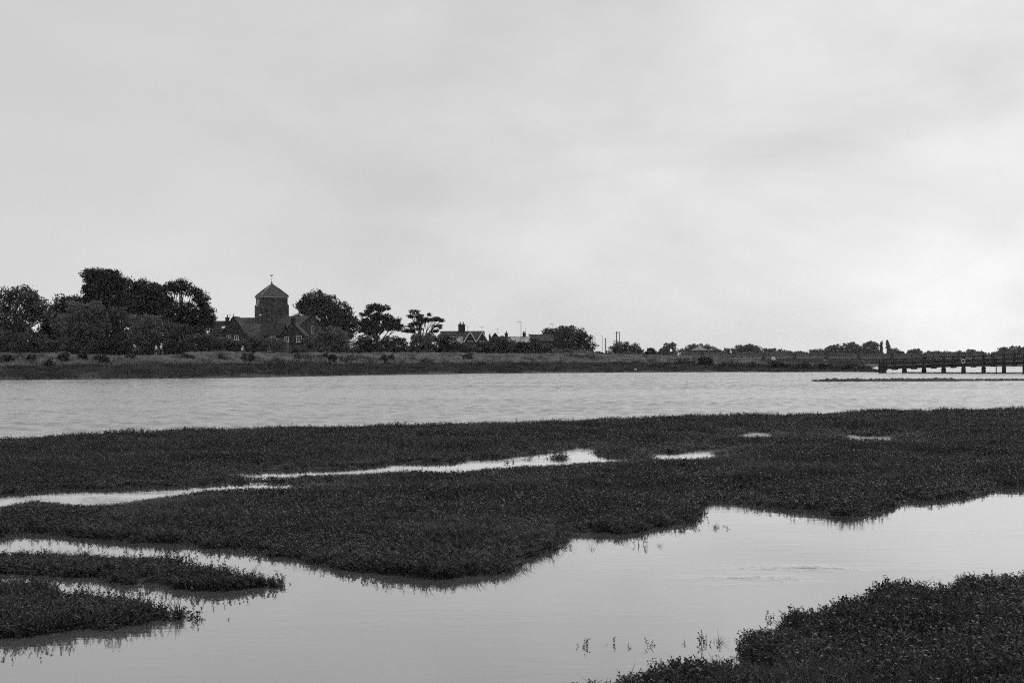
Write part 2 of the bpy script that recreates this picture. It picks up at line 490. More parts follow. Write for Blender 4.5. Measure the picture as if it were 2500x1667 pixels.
def edge_dist(P, pg):
    q = np.array(pg); a, b = q, np.roll(q, -1, 0)
    best = np.full(len(P), 1e9)
    for p1, p2 in zip(a, b):
        d = p2 - p1; L = (d * d).sum()
        if L < 1e-9: continue
        t = np.clip(((P - p1) @ d) / L, 0, 1)
        e = P - (p1 + t[:, None] * d)
        best = np.minimum(best, (e * e).sum(1))
    return np.sqrt(best)


def vnoise(x, y, s, seed):
    """smooth value noise in [0,1]"""
    r = np.random.default_rng(seed).random((256, 256))
    u, v = x / s, y / s
    i, j = np.floor(u).astype(int), np.floor(v).astype(int)
    fu, fv = u - i, v - j
    fu = fu * fu * (3 - 2 * fu); fv = fv * fv * (3 - 2 * fv)
    g00 = r[i % 256, j % 256]; g10 = r[(i + 1) % 256, j % 256]; g01 = r[i % 256, (j + 1) % 256]; g11 = r[(i + 1) % 256, (j + 1) % 256]
    return (g00 * (1 - fu) + g10 * fu) * (1 - fv) + (g01 * (1 - fu) + g11 * fu) * fv


def marsh_field(P):
    """signed distance into the marsh (positive on land), and the distance to the nearest pool edge"""
    land = np.zeros(len(P), bool)
    for pg in (L1, L2, L3, L4): land |= inside(P, pg)
    dl = np.full(len(P), 1e9)
    for pg in (L1, L2, L3, L4): dl = np.minimum(dl, edge_dist(P, pg))
    dp = np.full(len(P), 1e9); inh = np.zeros(len(P), bool)
    for pg in HOLES:
        inh |= inside(P, pg); dp = np.minimum(dp, edge_dist(P, pg))
    ii = inside(P, islC); di = edge_dist(P, islC)
    inh &= ~ii
    dp = np.minimum(dp, di)
    L = land & ~inh
    sd = np.minimum(dl, dp)
    wob = (vnoise(P[:, 0], P[:, 1], 0.5, 3) - 0.5) * 0.35 + (vnoise(P[:, 0], P[:, 1], 0.17, 4) - 0.5) * 0.16
    return np.where(L, sd, -sd) + wob, dp, dl


def ground_height(P, sd, dp=None):
    t = np.clip(sd / 0.35 + 0.3, 0, 1); t = t * t * (3 - 2 * t)
    n_ = vnoise(P[:, 0], P[:, 1], 2.3, 5) * 0.13 + vnoise(P[:, 0], P[:, 1], 0.4, 6) * 0.035
    k = 1.0 if dp is None else np.clip(dp / 5.0, 0.12, 1.0)
    return -0.22 + t * (0.235 + n_ * k)


# marsh mud: one graded sheet
nr, ncl = 420, 680
Ds = 10.0 * (125 / 10.0) ** (np.linspace(0, 1, nr))
Us = np.linspace(-0.92, 0.92, ncl)
DD, UU = np.meshgrid(Ds, Us, indexing='ij')
P2 = np.stack([(UU * DD).ravel(), DD.ravel()], 1)
sdv, dpv, dlv = marsh_field(P2)
V = np.column_stack([P2, ground_height(P2, sdv, np.minimum(dpv, dlv * 2.2 + .2))])
ii = (np.arange(nr - 1)[:, None] * ncl + np.arange(ncl - 1)[None]).ravel()
me = np_mesh('mud_flat', V, np.column_stack([ii, ii + 1, ii + ncl + 1, ii + ncl]), True)
tag(link_mesh('mud_flat', me, M['mud']), 'dark mud under the saltmarsh plants', None, None, 'structure')

# ------------------------------------------------------------------ saltmarsh plants (uncountable)
SPR = bpy.data.collections.new('sprig_sources')


def sprig_mesh(seed, stems=3, spread=0.07, hgt=0.24, leaves=19, leaf=0.036):
    r = np.random.default_rng(seed)
    V = []; Fq = []; mi = []
    for s in range(stems):
        a = r.uniform(0, 6.28); b0 = np.array([math.cos(a), math.sin(a), 0]) * r.uniform(0, spread)
        lean = np.array([r.normal(0, .3), r.normal(0, .3), 1.0]); h = hgt * r.uniform(0.65, 1.15)
        tip = b0 + lean * h
        w = np.array([0.004, 0, 0])
        k = len(V)
        V += [b0 - w, b0 + w, tip + w * .4, tip - w * .4]; Fq.append((k, k + 1, k + 2, k + 3)); mi.append(2)
        for i in range(leaves):
            t = 0.15 + 0.85 * (i + r.random()) / leaves
            c = b0 + (tip - b0) * t
            az = r.uniform(0, 6.28); el = r.uniform(0.05, 1.1)
            d = np.array([math.cos(az) * math.cos(el), math.sin(az) * math.cos(el), math.sin(el)])
            sd_ = np.cross(d, [r.normal(), r.normal(), r.normal()]); sd_ /= np.linalg.norm(sd_) + 1e-9
            L = leaf * r.uniform(.6, 1.25); wd = L * r.uniform(.2, .34)
            k = len(V)
            V += [c, c + d * L * .55 + sd_ * wd, c + d * L, c + d * L * .55 - sd_ * wd]
            Fq.append((k, k + 1, k + 2, k + 3)); mi.append(1 if r.random() < 0.004 else 0)
    return np_mesh('sprig', np.array(V), np.array(Fq), False, mi)


def blade_mesh(seed):
    r = np.random.default_rng(seed); V = []; Fq = []
    for i in range(26):
        a = r.uniform(0, 6.28); b0 = np.array([math.cos(a), math.sin(a), 0]) * r.uniform(0, .09)
        d = np.array([r.normal(0, .32), r.normal(0, .32), 1.0]); h = r.uniform(.13, .30)
        sd_ = np.array([math.sin(a), -math.cos(a), 0]) * .0045
        mid = b0 + d * h * .55; tip = b0 + d * h + np.array([d[0], d[1], -.12]) * h * .45
        k = len(V); V += [b0 - sd_, b0 + sd_, mid + sd_, mid - sd_, tip]
        Fq += [(k, k + 1, k + 2, k + 3)]
        V += [mid - sd_, mid + sd_, tip + sd_ * .2, tip - sd_ * .2]; k = len(V) - 4; Fq += [(k, k + 1, k + 2, k + 3)]
    return np_mesh('sprig', np.array(V), np.array(Fq), False, np.where(r.random(len(Fq)) < .12, 2, 0))


for i in range(9):
    o = bpy.data.objects.new('sprig_source_%d' % i, sprig_mesh(50 + i) if i < 7 else blade_mesh(60 + i))
    for m_ in ('marsh_leaf', 'marsh_leaf_pale', 'marsh_stem'): o.data.materials.append(M[m_])
    SPR.objects.link(o)


def sprig_group():
    ng = bpy.data.node_groups.new('plant_scatter', 'GeometryNodeTree')
    ng.interface.new_socket('Geometry', in_out='INPUT', socket_type='NodeSocketGeometry')
    ng.interface.new_socket('Geometry', in_out='OUTPUT', socket_type='NodeSocketGeometry')
    gi = ng.nodes.new('NodeGroupInput'); go = ng.nodes.new('NodeGroupOutput')
    ip = ng.nodes.new('GeometryNodeInstanceOnPoints'); ip.inputs['Pick Instance'].default_value = True
    ci = ng.nodes.new('GeometryNodeCollectionInfo'); ci.inputs['Collection'].default_value = SPR
    ci.inputs['Separate Children'].default_value = True; ci.inputs['Reset Children'].default_value = True
    def attr(nm, ty):
        a = ng.nodes.new('GeometryNodeInputNamedAttribute'); a.data_type = ty; a.inputs['Name'].default_value = nm
        return a.outputs['Attribute']
    ng.links.new(gi.outputs[0], ip.inputs['Points'])
    ng.links.new(ci.outputs[0], ip.inputs['Instance'])
    ng.links.new(attr('pick', 'INT'), ip.inputs['Instance Index'])
    ng.links.new(attr('rot', 'FLOAT_VECTOR'), ip.inputs['Rotation'])
    ng.links.new(attr('scl', 'FLOAT_VECTOR'), ip.inputs['Scale'])
    ng.links.new(ip.outputs[0], go.inputs[0])
    return ng


NG = sprig_group()


def plants(name, label, P3, scl, r):
    me = bpy.data.meshes.new(name)
    n = len(P3)
    me.vertices.add(n); me.vertices.foreach_set('co', np.asarray(P3, np.float32).ravel())
    a = me.attributes.new('pick', 'INT', 'POINT'); pk = r.integers(0, 7, n)
    P_ = np.asarray(P3); gp = vnoise(P_[:, 0] + 90, P_[:, 1], 3.2, 77)
    pk = np.where(r.random(n) < np.clip((gp - .55) * 2.2, .04, .6), r.integers(7, 9, n), pk)
    a.data.foreach_set('value', pk.astype(np.int32))
    rot = np.zeros((n, 3), np.float32); rot[:, 2] = r.uniform(0, 6.283, n); rot[:, 0] = r.normal(0, .15, n)
    a = me.attributes.new('rot', 'FLOAT_VECTOR', 'POINT'); a.data.foreach_set('vector', rot.ravel())
    a = me.attributes.new('scl', 'FLOAT_VECTOR', 'POINT'); a.data.foreach_set('vector', np.asarray(scl, np.float32).ravel())
    o = bpy.data.objects.new(name, me); COL.objects.link(o)
    md = o.modifiers.new('scatter', 'NODES'); md.node_group = NG
    return tag(o, label, None, None, 'stuff')


def scatter(n, d0, d1, u0, u1, r):
    """points whose ground density falls with distance (uniform in log distance and angle)"""
    D = d0 * (d1 / d0) ** r.random(n); U = r.uniform(u0, u1, n)
    return np.stack([U * D, D], 1)


def patch(name, label, pg, n, d0, d1, u0, u1, seed, hmul=1.0, dens_pow=0.0):
    r = np.random.default_rng(seed)
    P = scatter(n, d0, d1, u0, u1, r)
    P = P[inside(P, pg) | (edge_dist(P, pg) < 0.25)]
    sd_, dp_, dl_ = marsh_field(P)
    keep = (sd_ > -0.02) | ((sd_ > -0.22) & (r.random(len(P)) < 0.20)) | ((sd_ > -0.55) & (dp_ < 0.6) & (r.random(len(P)) < 0.20))
    if pg is L2 or pg is L3: keep = (sd_ > 0.0) | ((sd_ > -0.30) & (r.random(len(P)) < 0.30))
    if pg is L4: dl_ = np.full(len(P), 9.0)
    if pg is L4: keep = (sd_ > 0.07) | ((sd_ > -0.12) & (r.random(len(P)) < 0.08))
    P, sd_, dp_, dl_ = P[keep], sd_[keep], dp_[keep], dl_[keep]
    # bare hollows
    hol = vnoise(P[:, 0] * 1.0, P[:, 1] * 0.6, 1.1, 21)
    keep = (hol > 0.16) | (r.random(len(P)) < 0.35)
    P, sd_, dp_, dl_ = P[keep], sd_[keep], dp_[keep], dl_[keep]
    z = ground_height(P, sd_, np.minimum(dp_, (9.0 if pg is L4 else dl_) * 2.2 + .2))
    D = P[:, 1]
    size = np.clip(0.85 + (D - 15) / 110, 0.88, 1.5)
    hh = (0.62 + 0.55 * vnoise(P[:, 0], P[:, 1], 1.6, 22) + 0.25 * vnoise(P[:, 0], P[:, 1], 0.45, 23)) * hmul
    hh *= np.interp(dl_, [0.0, 0.35, 1.8], [0.42, 0.5, 1.0] if pg is L1 else [0.7, 0.8, 1.0])
    hh = np.where((dl_ < 0.45) & (r.random(len(P)) < 0.22), hh * r.uniform(1.3, 2.1, len(P)), hh)      # taller shoots along the ragged rim
    hh *= 0.82 * np.clip(0.36 + dp_ / 3.5, 0.36, 1.0)
    hh = np.where(sd_ < 0, hh * 0.7, hh)
    s = np.column_stack([size, size, hh * np.clip(size, 0.8, 1.25)]) * r.uniform(.75, 1.25, len(P))[:, None]
    if pg is L2 or pg is L3: s[:, 2] *= r.uniform(.6, 1.75, len(P))
    return plants(name, label, np.column_stack([P, z]), s, r)


patch('saltmarsh_plants', 'low fleshy saltmarsh plants on the large marsh between river and pond', L1, 430000, 18, 118, -0.8, 0.8, 31)
patch('saltmarsh_plants', 'saltmarsh plants on the long narrow tongue between two creeks', L2, 60000, 17, 27, -0.75, -0.1, 32, 0.46)
patch('saltmarsh_plants', 'saltmarsh plants on the ragged spit nearest the open water', L3, 60000, 14, 24, -0.75, -0.1, 33, 0.52)
patch('saltmarsh_plants', 'dark saltmarsh plants crowding the near bank', L4, 84000, 8, 24, -0.05, 0.9, 34, 1.08)
r_ = np.random.default_rng(35)
lone = []
for px, py, k, sp in ((1475, 1567, 3, .10), (1525, 1566, 2, .08), (1690, 1558, 3, .10), (1715, 1556, 1, .05), (1760, 1556, 3, .08), (1795, 1576, 3, .08), (686, 1424, 3, .1),
                      (1745, 1280, 4, .2), (1762, 1281, 3, .15), (480, 1482, 4, .15), (472, 1500, 3, .12), (958, 1668, 2, .05), (1925, 1498, 6, .10), (1960, 1500, 7, .12), (1990, 1494, 5, .12), (2040, 1484, 5, .12), (1405, 1332, 5, .2), (1560, 1325, 3, .2)):
    c = gpt(px, py, 0.05)
    for _ in range(k): lone.append((c[0] + r_.normal(0, sp * 1.6), c[1] + r_.normal(0, sp), -0.09 + r_.normal(0, .025)))
plants('drowned_sprigs', 'few loose plant tips poking out of the calm pond', np.array(lone), np.tile(r_.uniform(.42, .7, (len(lone), 1)), (1, 3)), r_)

# ------------------------------------------------------------------ water and river bed
m, wt, b = newmat('river_water')
b.inputs['Base Color'].default_value = g(0.085)
b.inputs['Coat Weight'].default_value = 0.9
b.inputs['Coat IOR'].default_value = 1.45
b.inputs['Coat Roughness'].default_value = 0.03
b.inputs['Roughness'].default_value = 0.03
b.inputs['IOR'].default_value = 1.4
ge = wt.nodes.new('ShaderNodeNewGeometry')


def wn(scale, st, det, rough=0.6):
    mp = wt.nodes.new('ShaderNodeMapping'); mp.inputs['Scale'].default_value = st
    wt.links.new(ge.outputs['Position'], mp.inputs['Vector'])
    n_ = wt.nodes.new('ShaderNodeTexNoise'); n_.inputs['Scale'].default_value = scale; n_.inputs['Detail'].default_value = det; n_.inputs['Roughness'].default_value = rough
    wt.links.new(mp.outputs[0], n_.inputs['Vector'])
    return n_.outputs['Fac']


def wm(op, a, b_=None):
    n_ = wt.nodes.new('ShaderNodeMath'); n_.operation = op
    for i, v in enumerate((a, b_)):
        if v is None: continue
        if isinstance(v, (int, float)): n_.inputs[i].default_value = v
        else: wt.links.new(v, n_.inputs[i])
    return n_.outputs[0]


def wr(v, a, b_, c, d):
    n_ = wt.nodes.new('ShaderNodeMapRange'); n_.inputs['From Min'].default_value = a; n_.inputs['From Max'].default_value = b_
    n_.inputs['To Min'].default_value = c; n_.inputs['To Max'].default_value = d
    wt.links.new(v, n_.inputs['Value']); return n_.outputs[0]


sepw = wt.nodes.new('ShaderNodeSeparateXYZ'); wt.links.new(ge.outputs['Position'], sepw.inputs[0])
open_ = wr(sepw.outputs['Y'], 44, 58, 0.0, 0.8)                    # wind reaches the open river, not the sheltered pond
gust = wr(wn(0.05, (0.35, 1.0, 1), 3), 0.35, 0.65, 0.55, 1.15)
ripl = wm('MULTIPLY', wm('MULTIPLY', wn(3.5, (0.45, 1.0, 1), 3), gust), open_)
def blob(x, y, rx, ry):
    dx = wm('MULTIPLY', wm('SUBTRACT', sepw.outputs['X'], x), 1 / rx); dy = wm('MULTIPLY', wm('SUBTRACT', sepw.outputs['Y'], y), 1 / ry)
    return wm('POWER', 2.718, wm('MULTIPLY', wm('ADD', wm('MULTIPLY', dx, dx), wm('MULTIPLY', dy, dy)), -1.0))
cat1 = wm('ADD', wr(wn(0.22, (0.35, 1.0, 1), 3), 0.50, 0.72, 0.04, 0.5), wm('MULTIPLY', wm('ADD', blob(3.4, 20.3, .9, .45), blob(4.4, 21.3, 1.1, .35)), wr(wn(1.4, (0.6, 1.6, 1), 3), .35, .65, .0, 1.6)))        # cat's-paws on the pond
pond = wm('ADD', wm('MULTIPLY', wn(2.2, (0.5, 1.4, 1), 2), 0.045), wm('MULTIPLY', wm('MULTIPLY', wn(7.0, (0.4, 1.0, 1), 3), cat1), 0.35))
hsum = wm('ADD', wm('MULTIPLY', ripl, 1.0), pond)
rg_ = wm('ADD', wr(sepw.outputs['Y'], 46, 60, 0.03, 0.24), 0.0)
wt.links.new(rg_, b.inputs['Roughness']); wt.links.new(rg_, b.inputs['Coat Roughness'])
bp = wt.nodes.new('ShaderNodeBump'); bp.inputs['Strength'].default_value = 1.0; bp.inputs['Distance'].default_value = 0.035
wt.links.new(hsum, bp.inputs['Height']); wt.links.new(bp.outputs[0], b.inputs['Normal']); wt.links.new(bp.outputs[0], b.inputs['Coat Normal'])
M['water'] = m


def sheet(name, x0, x1, y0, y1, z, m, nx=2, ny=2, label=None):
    xs = np.linspace(x0, x1, nx); ys = np.linspace(y0, y1, ny)
    A, B = np.meshgrid(xs, ys)
    V = np.column_stack([A.ravel(), B.ravel(), np.full(A.size, z)])
    ii = (np.arange(ny - 1)[:, None] * nx + np.arange(nx - 1)[None]).ravel()
    o = link_mesh(name, np_mesh(name, V, np.column_stack([ii, ii + 1, ii + nx + 1, ii + nx])), m)
    return tag(o, label, None, None, 'structure')


# the river surface carries real wavelets; the creeks and pond behind the marsh lie almost still
rows = [4.0]
while rows[-1] < 330:
    y_ = rows[-1]
    rows.append(y_ + (0.6 if y_ < 44 else 0.20 + 0.0006 * (y_ - 44) if y_ < 275 else 2.0))
rows = np.array(rows + [360, 400, 460, 540, 640, 760])
cols = np.concatenate([np.linspace(-1.1, -.47, 24), np.linspace(-.465, .465, 520), np.linspace(.47, 1.1, 24)])
RR, CC = np.meshgrid(rows, cols, indexing='ij')
wx = (RR * CC).ravel(); wy = RR.ravel()
r_ = np.random.default_rng(17)
hz = np.zeros(len(wx))
for lam, amp in ((1.9, .009), (1.5, .010), (1.3, .010), (1.15, .010), (1.0, .009), (.9, .009), (.8, .008), (.72, .007), (1.08, .009), (.85, .008)):
    th_ = r_.normal(0, .42); k_ = 2 * math.pi / lam
    hz += amp * np.sin(k_ * (wx * math.sin(th_) + wy * math.cos(th_)) + r_.uniform(0, 6.28) + 1.5 * vnoise(wx, wy, 6.0, int(lam * 100)))
gust_ = 0.75 + 0.6 * vnoise(wx * .25, wy, 9.0, 41) * vnoise(wx * .4, wy, 30.0, 42) * 2.0
bk_ = np.interp(wx / wy, [p[0] / p[1] for p in L1[:len(back)]], [p[1] for p in L1[:len(back)]])
op_ = np.clip((wy - bk_ + 1.0) / 6.0, 0, 1) * np.clip((330 - wy) / 40, 0, 1)
nw, nc = RR.shape
ii = (np.arange(nw - 1)[:, None] * nc + np.arange(nc - 1)[None]).ravel()
tag(link_mesh('water', np_mesh('water', np.column_stack([wx, wy, hz * 0.9 * gust_ * op_]), np.column_stack([ii, ii + 1, ii + nc + 1, ii + nc]), True), M['water']), 'pale tidal river and creeks', None, None, 'structure')
sheet('water', -900, 1100, -60, 800, -0.3, M['water'], label='river surface away to the sides')
sheet('ground', -2300, 2300, -80, 2400, -0.9, M['bed'], label='river bed and ground below everything')

# ------------------------------------------------------------------ far bank
shore = np.array([(-300, 60), (-150, 132), (-100, 157), (-64, 179), (-39, 198), (-25.7, 218), (-4.9, 244), (27.8, 261), (61.7, 264.5), (67, 259), (72, 285), (80, 320), (98, 382), (140, 385), (260, 380), (900, 380)])
def shore_y(x): return np.interp(x, shore[:, 0], shore[:, 1])
prof_d = np.array([-4, -1, 0, 0.6, 2, 6, 11, 15, 19, 23, 27, 40, 80, 200, 2500])
prof_z = np.array([-0.9, -0.35, 0.0, 0.28, 0.5, 0.9, 1.3, 1.7, 2.5, 3.05, 3.1, 3.0, 2.95, 2.9, 2.6])


def kx(x): return np.interp(x, [10, 30, 50, 75, 110], [1.0, 0.9, 0.58, 0.5, 0.5])


def land_z(x, y):
    x = np.asarray(x, float); y = np.asarray(y, float)
    d = y - shore_y(x)
    z = np.interp(d, prof_d, prof_z)
    far = np.clip((d - 60) / 200, 0, 1)
    k = kx(x) * (1 - far) + far * np.maximum(kx(x), 0.62)
    bumpy = (vnoise(x + 500, y, 5.0, 8) - 0.5) * 0.35 * np.clip(d / 6, 0, 1) + (vnoise(x + 500, y, 1.4, 9) - 0.5) * 0.12 * np.clip(d / 2, 0, 1)
    return np.where(z > 0, z * k, z) + bumpy


def gz(px, D): return float(land_z(X(px, D), D))


xs = np.concatenate([np.linspace(-300, -90, 60), np.linspace(-89, 150, 320), np.linspace(152, 900, 90)])
ds = np.concatenate([[-4, -1.5, -0.5, 0, 0.3, 0.6], np.linspace(1, 34, 56), np.geomspace(36, 2000, 46)])
XX, DD = np.meshgrid(xs, ds)
YY = shore_y(XX) + DD + (vnoise(XX + 400, XX * 0 + 3, 4.0, 11) - 0.5) * 1.6 * (DD < 4)
ZZ = land_z(XX, shore_y(XX) + DD)
V = np.column_stack([XX.ravel(), YY.ravel(), ZZ.ravel()])
nx, ny = len(xs), len(ds)
ii = (np.arange(ny - 1)[:, None] * nx + np.arange(nx - 1)[None]).ravel()
tag(link_mesh('river_bank', np_mesh('river_bank', V, np.column_stack([ii, ii + 1, ii + nx + 1, ii + nx]), True), M['land']), 'grassy far river bank and fields', None, None, 'structure')


def grass(name, label, n, d0, d1, x0, x1, hlo, hhi, m, seed, wid, dens):
    r = np.random.default_rng(seed)
    x = r.uniform(x0, x1, n); d = r.uniform(d0, d1, n)
    pn = vnoise(x + 300, d, 3.0, seed + 1) * .6 + vnoise(x + 300, d, .9, seed + 2) * .4
    k = pn > dens
    x, d, pn = x[k], d[k], pn[k]
    y = shore_y(x) + d
    z = land_z(x, y) - 0.03
    h = (hlo + (hhi - hlo) * np.clip((pn - dens) / 0.45, 0, 1)) * r.uniform(.6, 1.3, len(x))
    h *= np.interp(d, [17.5, 21.0], [1.0, .2]) if d1 < 40 else 1.0
    if d1 < 40: h = np.where((x > -64) & (x < -49), h, np.maximum(h, (hlo + (hhi - hlo) * .55) * r.uniform(.4, 1.2, len(x))))      # trodden short where people pass
    V = []; blades = 4
    for b_ in range(blades):
        a = r.uniform(0, 6.283, len(x)); ox = r.normal(0, wid, len(x)); oy = r.normal(0, wid, len(x))
        base = np.column_stack([x + ox, y + oy, z]); sv = np.column_stack([np.cos(a), np.sin(a), 0 * a]) * (wid * .55)
        tip = base + np.column_stack([r.normal(0, .28, len(x)) * h, r.normal(0, .28, len(x)) * h, h * r.uniform(.7, 1.1, len(x))])
        V.append(np.stack([base - sv, base + sv, tip], 1))
    V = np.concatenate(V).reshape(-1, 3)
    return tag(link_mesh(name, np_mesh(name, V, np.arange(len(V)).reshape(-1, 3)), m), label, None, None, 'stuff')


grass('salt_grass', 'short dark grass along the foot of the far bank', 60000, 0.3, 16, -85, 72, .12, .34, M['grass_low'], 61, .12, .18)
grass('tall_grass', 'tall pale dry grass along the top of the far bank', 42000, 14, 27, -90, 50, .25, .85, M['grass_tall'], 71, .12, .30)
grass('field_grass', 'rough grass on the low ground beyond the bridge end', 26000, 10, 130, 20, 140, .2, .6, M['grass_low'], 81, .2, .25)

grass('rush_clumps', 'dark rushes in broken lines low on the far bank', 15000, 2.5, 17, -88, 64, .25, .65, M['leaf_dark'], 101, .22, .60)
grass('weed_clumps', 'tall dark weeds in patches among the pale bank grass', 9000, 14, 22, -90, 45, .4, .95, M['leaf_mid'], 111, .3, .63)

# mud strip in the river, beyond the marsh
def strip(name, label, pts, h, m=M['mud'], seed=1):
    """a low ridge along ground points (x, y, half depth)"""
    r = np.random.default_rng(seed)
    V = []; n = len(pts)
    prof = [(-1.0, -0.25), (-.6, .1), (-.2, .75), (.2, 1.0), (.6, .7), (1.0, -0.25)]
    for i, (x, y, w) in enumerate(pts):
        e = min(i, n - 1 - i) / 6.0; e = min(1.0, e)
        hh = h * (0.45 + 0.9 * r.random()) * e * min(1.0, w / 2.0) ** 1.5
        for a, c in prof: V.append((x, y + a * w * max(e, .1), c * hh if c > 0 else c))
    k = len(prof); fs = []
    for i in range(n - 1):
        for j in range(k - 1): fs.append((i * k + j, i * k + j + 1, (i + 1) * k + j + 1, (i + 1) * k + j))
    o = link_mesh(name, np_mesh(name, np.array(V), np.array(fs), True), m)
    return tag(o, label, None, None, 'structure')


line = []
for px in np.arange(1985, 3100, 4):
    D = F * H / (931.5 - HOR - (px - 1985) * 0.004)
    line.append((X(px, D), D, 2.2 if px < 2330 else 1.4))
strip('mud_bank', 'long thin strip of dark mud in the river before the bridge', line, 0.34, seed=5)
for px, w in ((2056, 15), (2093, 11), (2138, 8), (2156, 5), (2205, 6)):
    D = F * H / (935.0 - HOR)
    strip('mud_bank', 'small mud patch showing beside the long mud strip', [(X(px - w + 2 * w * i / 15, D), D, .9) for i in range(16)], 0.10, seed=px)
r_ = np.random.default_rng(44)
pl = np.array([(x + r_.normal(0, .2), y + r_.normal(0, w * .4), 0.05) for x, y, w in line for _ in range(5)])
plants('mud_bank_plants', 'low weed growing along the thin mud strip', pl, np.tile(r_.uniform(1.2, 2.2, (len(pl), 1)), (1, 3)) * np.array([1, 1, .5]), r_)

# ------------------------------------------------------------------ trees on the far bank
def T(name, label, D, lobes, base, m, **k): return tree(name, label, D, lobes, base, m, gz=gz(base, D) - 0.1, **k)
def B(label, D, lobes, m, name='bush', **k):
    p = sum(l[0] for l in lobes) / len(lobes)
    return bush(name, label, D, lobes, m, gz=gz(p, D) - 0.1, **k)


GT = 'trees behind the far bank'
T('broadleaf_tree', 'loose mid grey tree with sky showing through, at the photo edge', 240,
  [(-40, 745, 50, 45), (12, 735, 36, 34), (58, 722, 36, 28), (90, 745, 28, 26), (40, 775, 60, 40), (105, 775, 24, 24), (-70, 790, 50, 45), (20, 815, 70, 35)], 25, 'leaf_mid', dens=.8, clump=1.0, group=GT)
T('broadleaf_tree', 'round dark tree lower than the tall flat topped tree beside it', 246,
  [(150, 760, 36, 40), (182, 752, 34, 34), (205, 765, 34, 34), (135, 790, 28, 35), (120, 822, 40, 34), (205, 790, 40, 40), (165, 820, 50, 36)], 165, 'leaf_dark', dens=1.5, clump=.9, group=GT)
T('pine_tree', 'tallest dark flat topped tree with a ragged crown', 262,
  [(225, 673, 28, 17), (262, 672, 34, 16), (298, 690, 22, 16), (250, 698, 50, 22), (218, 712, 18, 16), (270, 728, 52, 24), (225, 742, 32, 24), (300, 745, 40, 26), (245, 775, 50, 30)], 262, 'leaf_pine', dens=1.5, clump=.85, leaf=.36, group=GT, trunk_r=.4)
T('broadleaf_tree', 'dark rounded tree between the tallest tree and the domed oak', 268,
  [(345, 700, 26, 20), (372, 712, 26, 22), (335, 730, 38, 28), (380, 745, 30, 28), (345, 770, 50, 32), (390, 780, 36, 34), (395, 738, 26, 24), (312, 722, 22, 24)], 350, 'leaf_dark', dens=1.5, group=GT)
T('broadleaf_tree', 'dark domed oak with sky holes, next to the cottages', 258,
  [(415, 705, 24, 15), (440, 698, 28, 15), (468, 712, 28, 16), (490, 728, 22, 15), (405, 738, 22, 18), (498, 748, 16, 12), (445, 752, 32, 18), (505, 768, 20, 17), (470, 775, 38, 22), (490, 803, 30, 26), (505, 785, 22, 18), (420, 775, 35, 26), (445, 808, 48, 30)], 448, 'leaf_pine', dens=1.15, clump=.8, leaf=.36, shell=.55, group=GT, trunk_r=.4)
T('broadleaf_tree', 'big dark round tree behind the church, right of its tower', 372,
  [(770, 730, 32, 22), (748, 748, 24, 24), (800, 742, 38, 24), (830, 765, 34, 30), (785, 770, 55, 36), (745, 785, 30, 30), (850, 795, 26, 32), (810, 810, 55, 40), (735, 745, 14, 9)], 795, 'leaf_dark', leaf=.5, clump=1.2, group=GT, trunk_r=.4)
T('pine_tree', 'broad dark pine in two tiers, beside the big round tree', 345,
  [(912, 750, 24, 9), (935, 753, 18, 8), (900, 760, 14, 6), (890, 768, 12, 4), (922, 774, 22, 11), (945, 778, 18, 12), (905, 790, 26, 14), (950, 795, 28, 16), (967, 785, 14, 8), (890, 790, 20, 15), (975, 800, 14, 9), (905, 806, 34, 12)], 922, 'leaf_pine', dens=1.5, clump=.7, leaf=.36, shell=.3, group=GT, up=.0)
T('pine_tree', 'lone flat pine on a bare stem with layered branches', 335,
  [(1012, 762, 12, 8), (1003, 771, 10, 5), (1022, 772, 14, 7), (1030, 781, 14, 6), (1048, 781, 22, 6), (1068, 779, 14, 6), (1078, 783, 6, 3), (1048, 768, 6, 4), (1015, 790, 20, 5), (1002, 797, 13, 3), (1064, 796, 16, 2.2), (1076, 801, 8, 2), (1060, 808, 14, 4), (998, 808, 18, 6), (1020, 803, 14, 3)], 1033, 'leaf_pine', clump=.5, leaf=.3, dens=1.5, shell=.2, group=GT, up=.0, depth=.8, trunk_r=.32)
T('broadleaf_tree', 'large dense rounded tree alone past the houses', 430,
  [(1385, 803, 22, 10), (1345, 812, 28, 11), (1365, 815, 40, 16), (1410, 815, 22, 14), (1425, 828, 22, 16), (1370, 835, 55, 22), (1440, 845, 16, 14), (1410, 848, 40, 18), (1345, 848, 36, 18), (1380, 860, 60, 12)], 1385, 'leaf_dark', leaf=.5, clump=1.1, group=GT, trunk_r=.45)
T('broadleaf_tree', 'lower round tree behind the two telegraph poles', 455,
  [(1520, 841, 20, 9), (1545, 846, 16, 9), (1505, 850, 18, 11), (1535, 857, 34, 12), (1562, 857, 10, 10), (1498, 861, 14, 8)], 1532, 'leaf_dark', leaf=.5, clump=1.0, group=GT)
GF = 'trees far beyond the river'
DF = 720
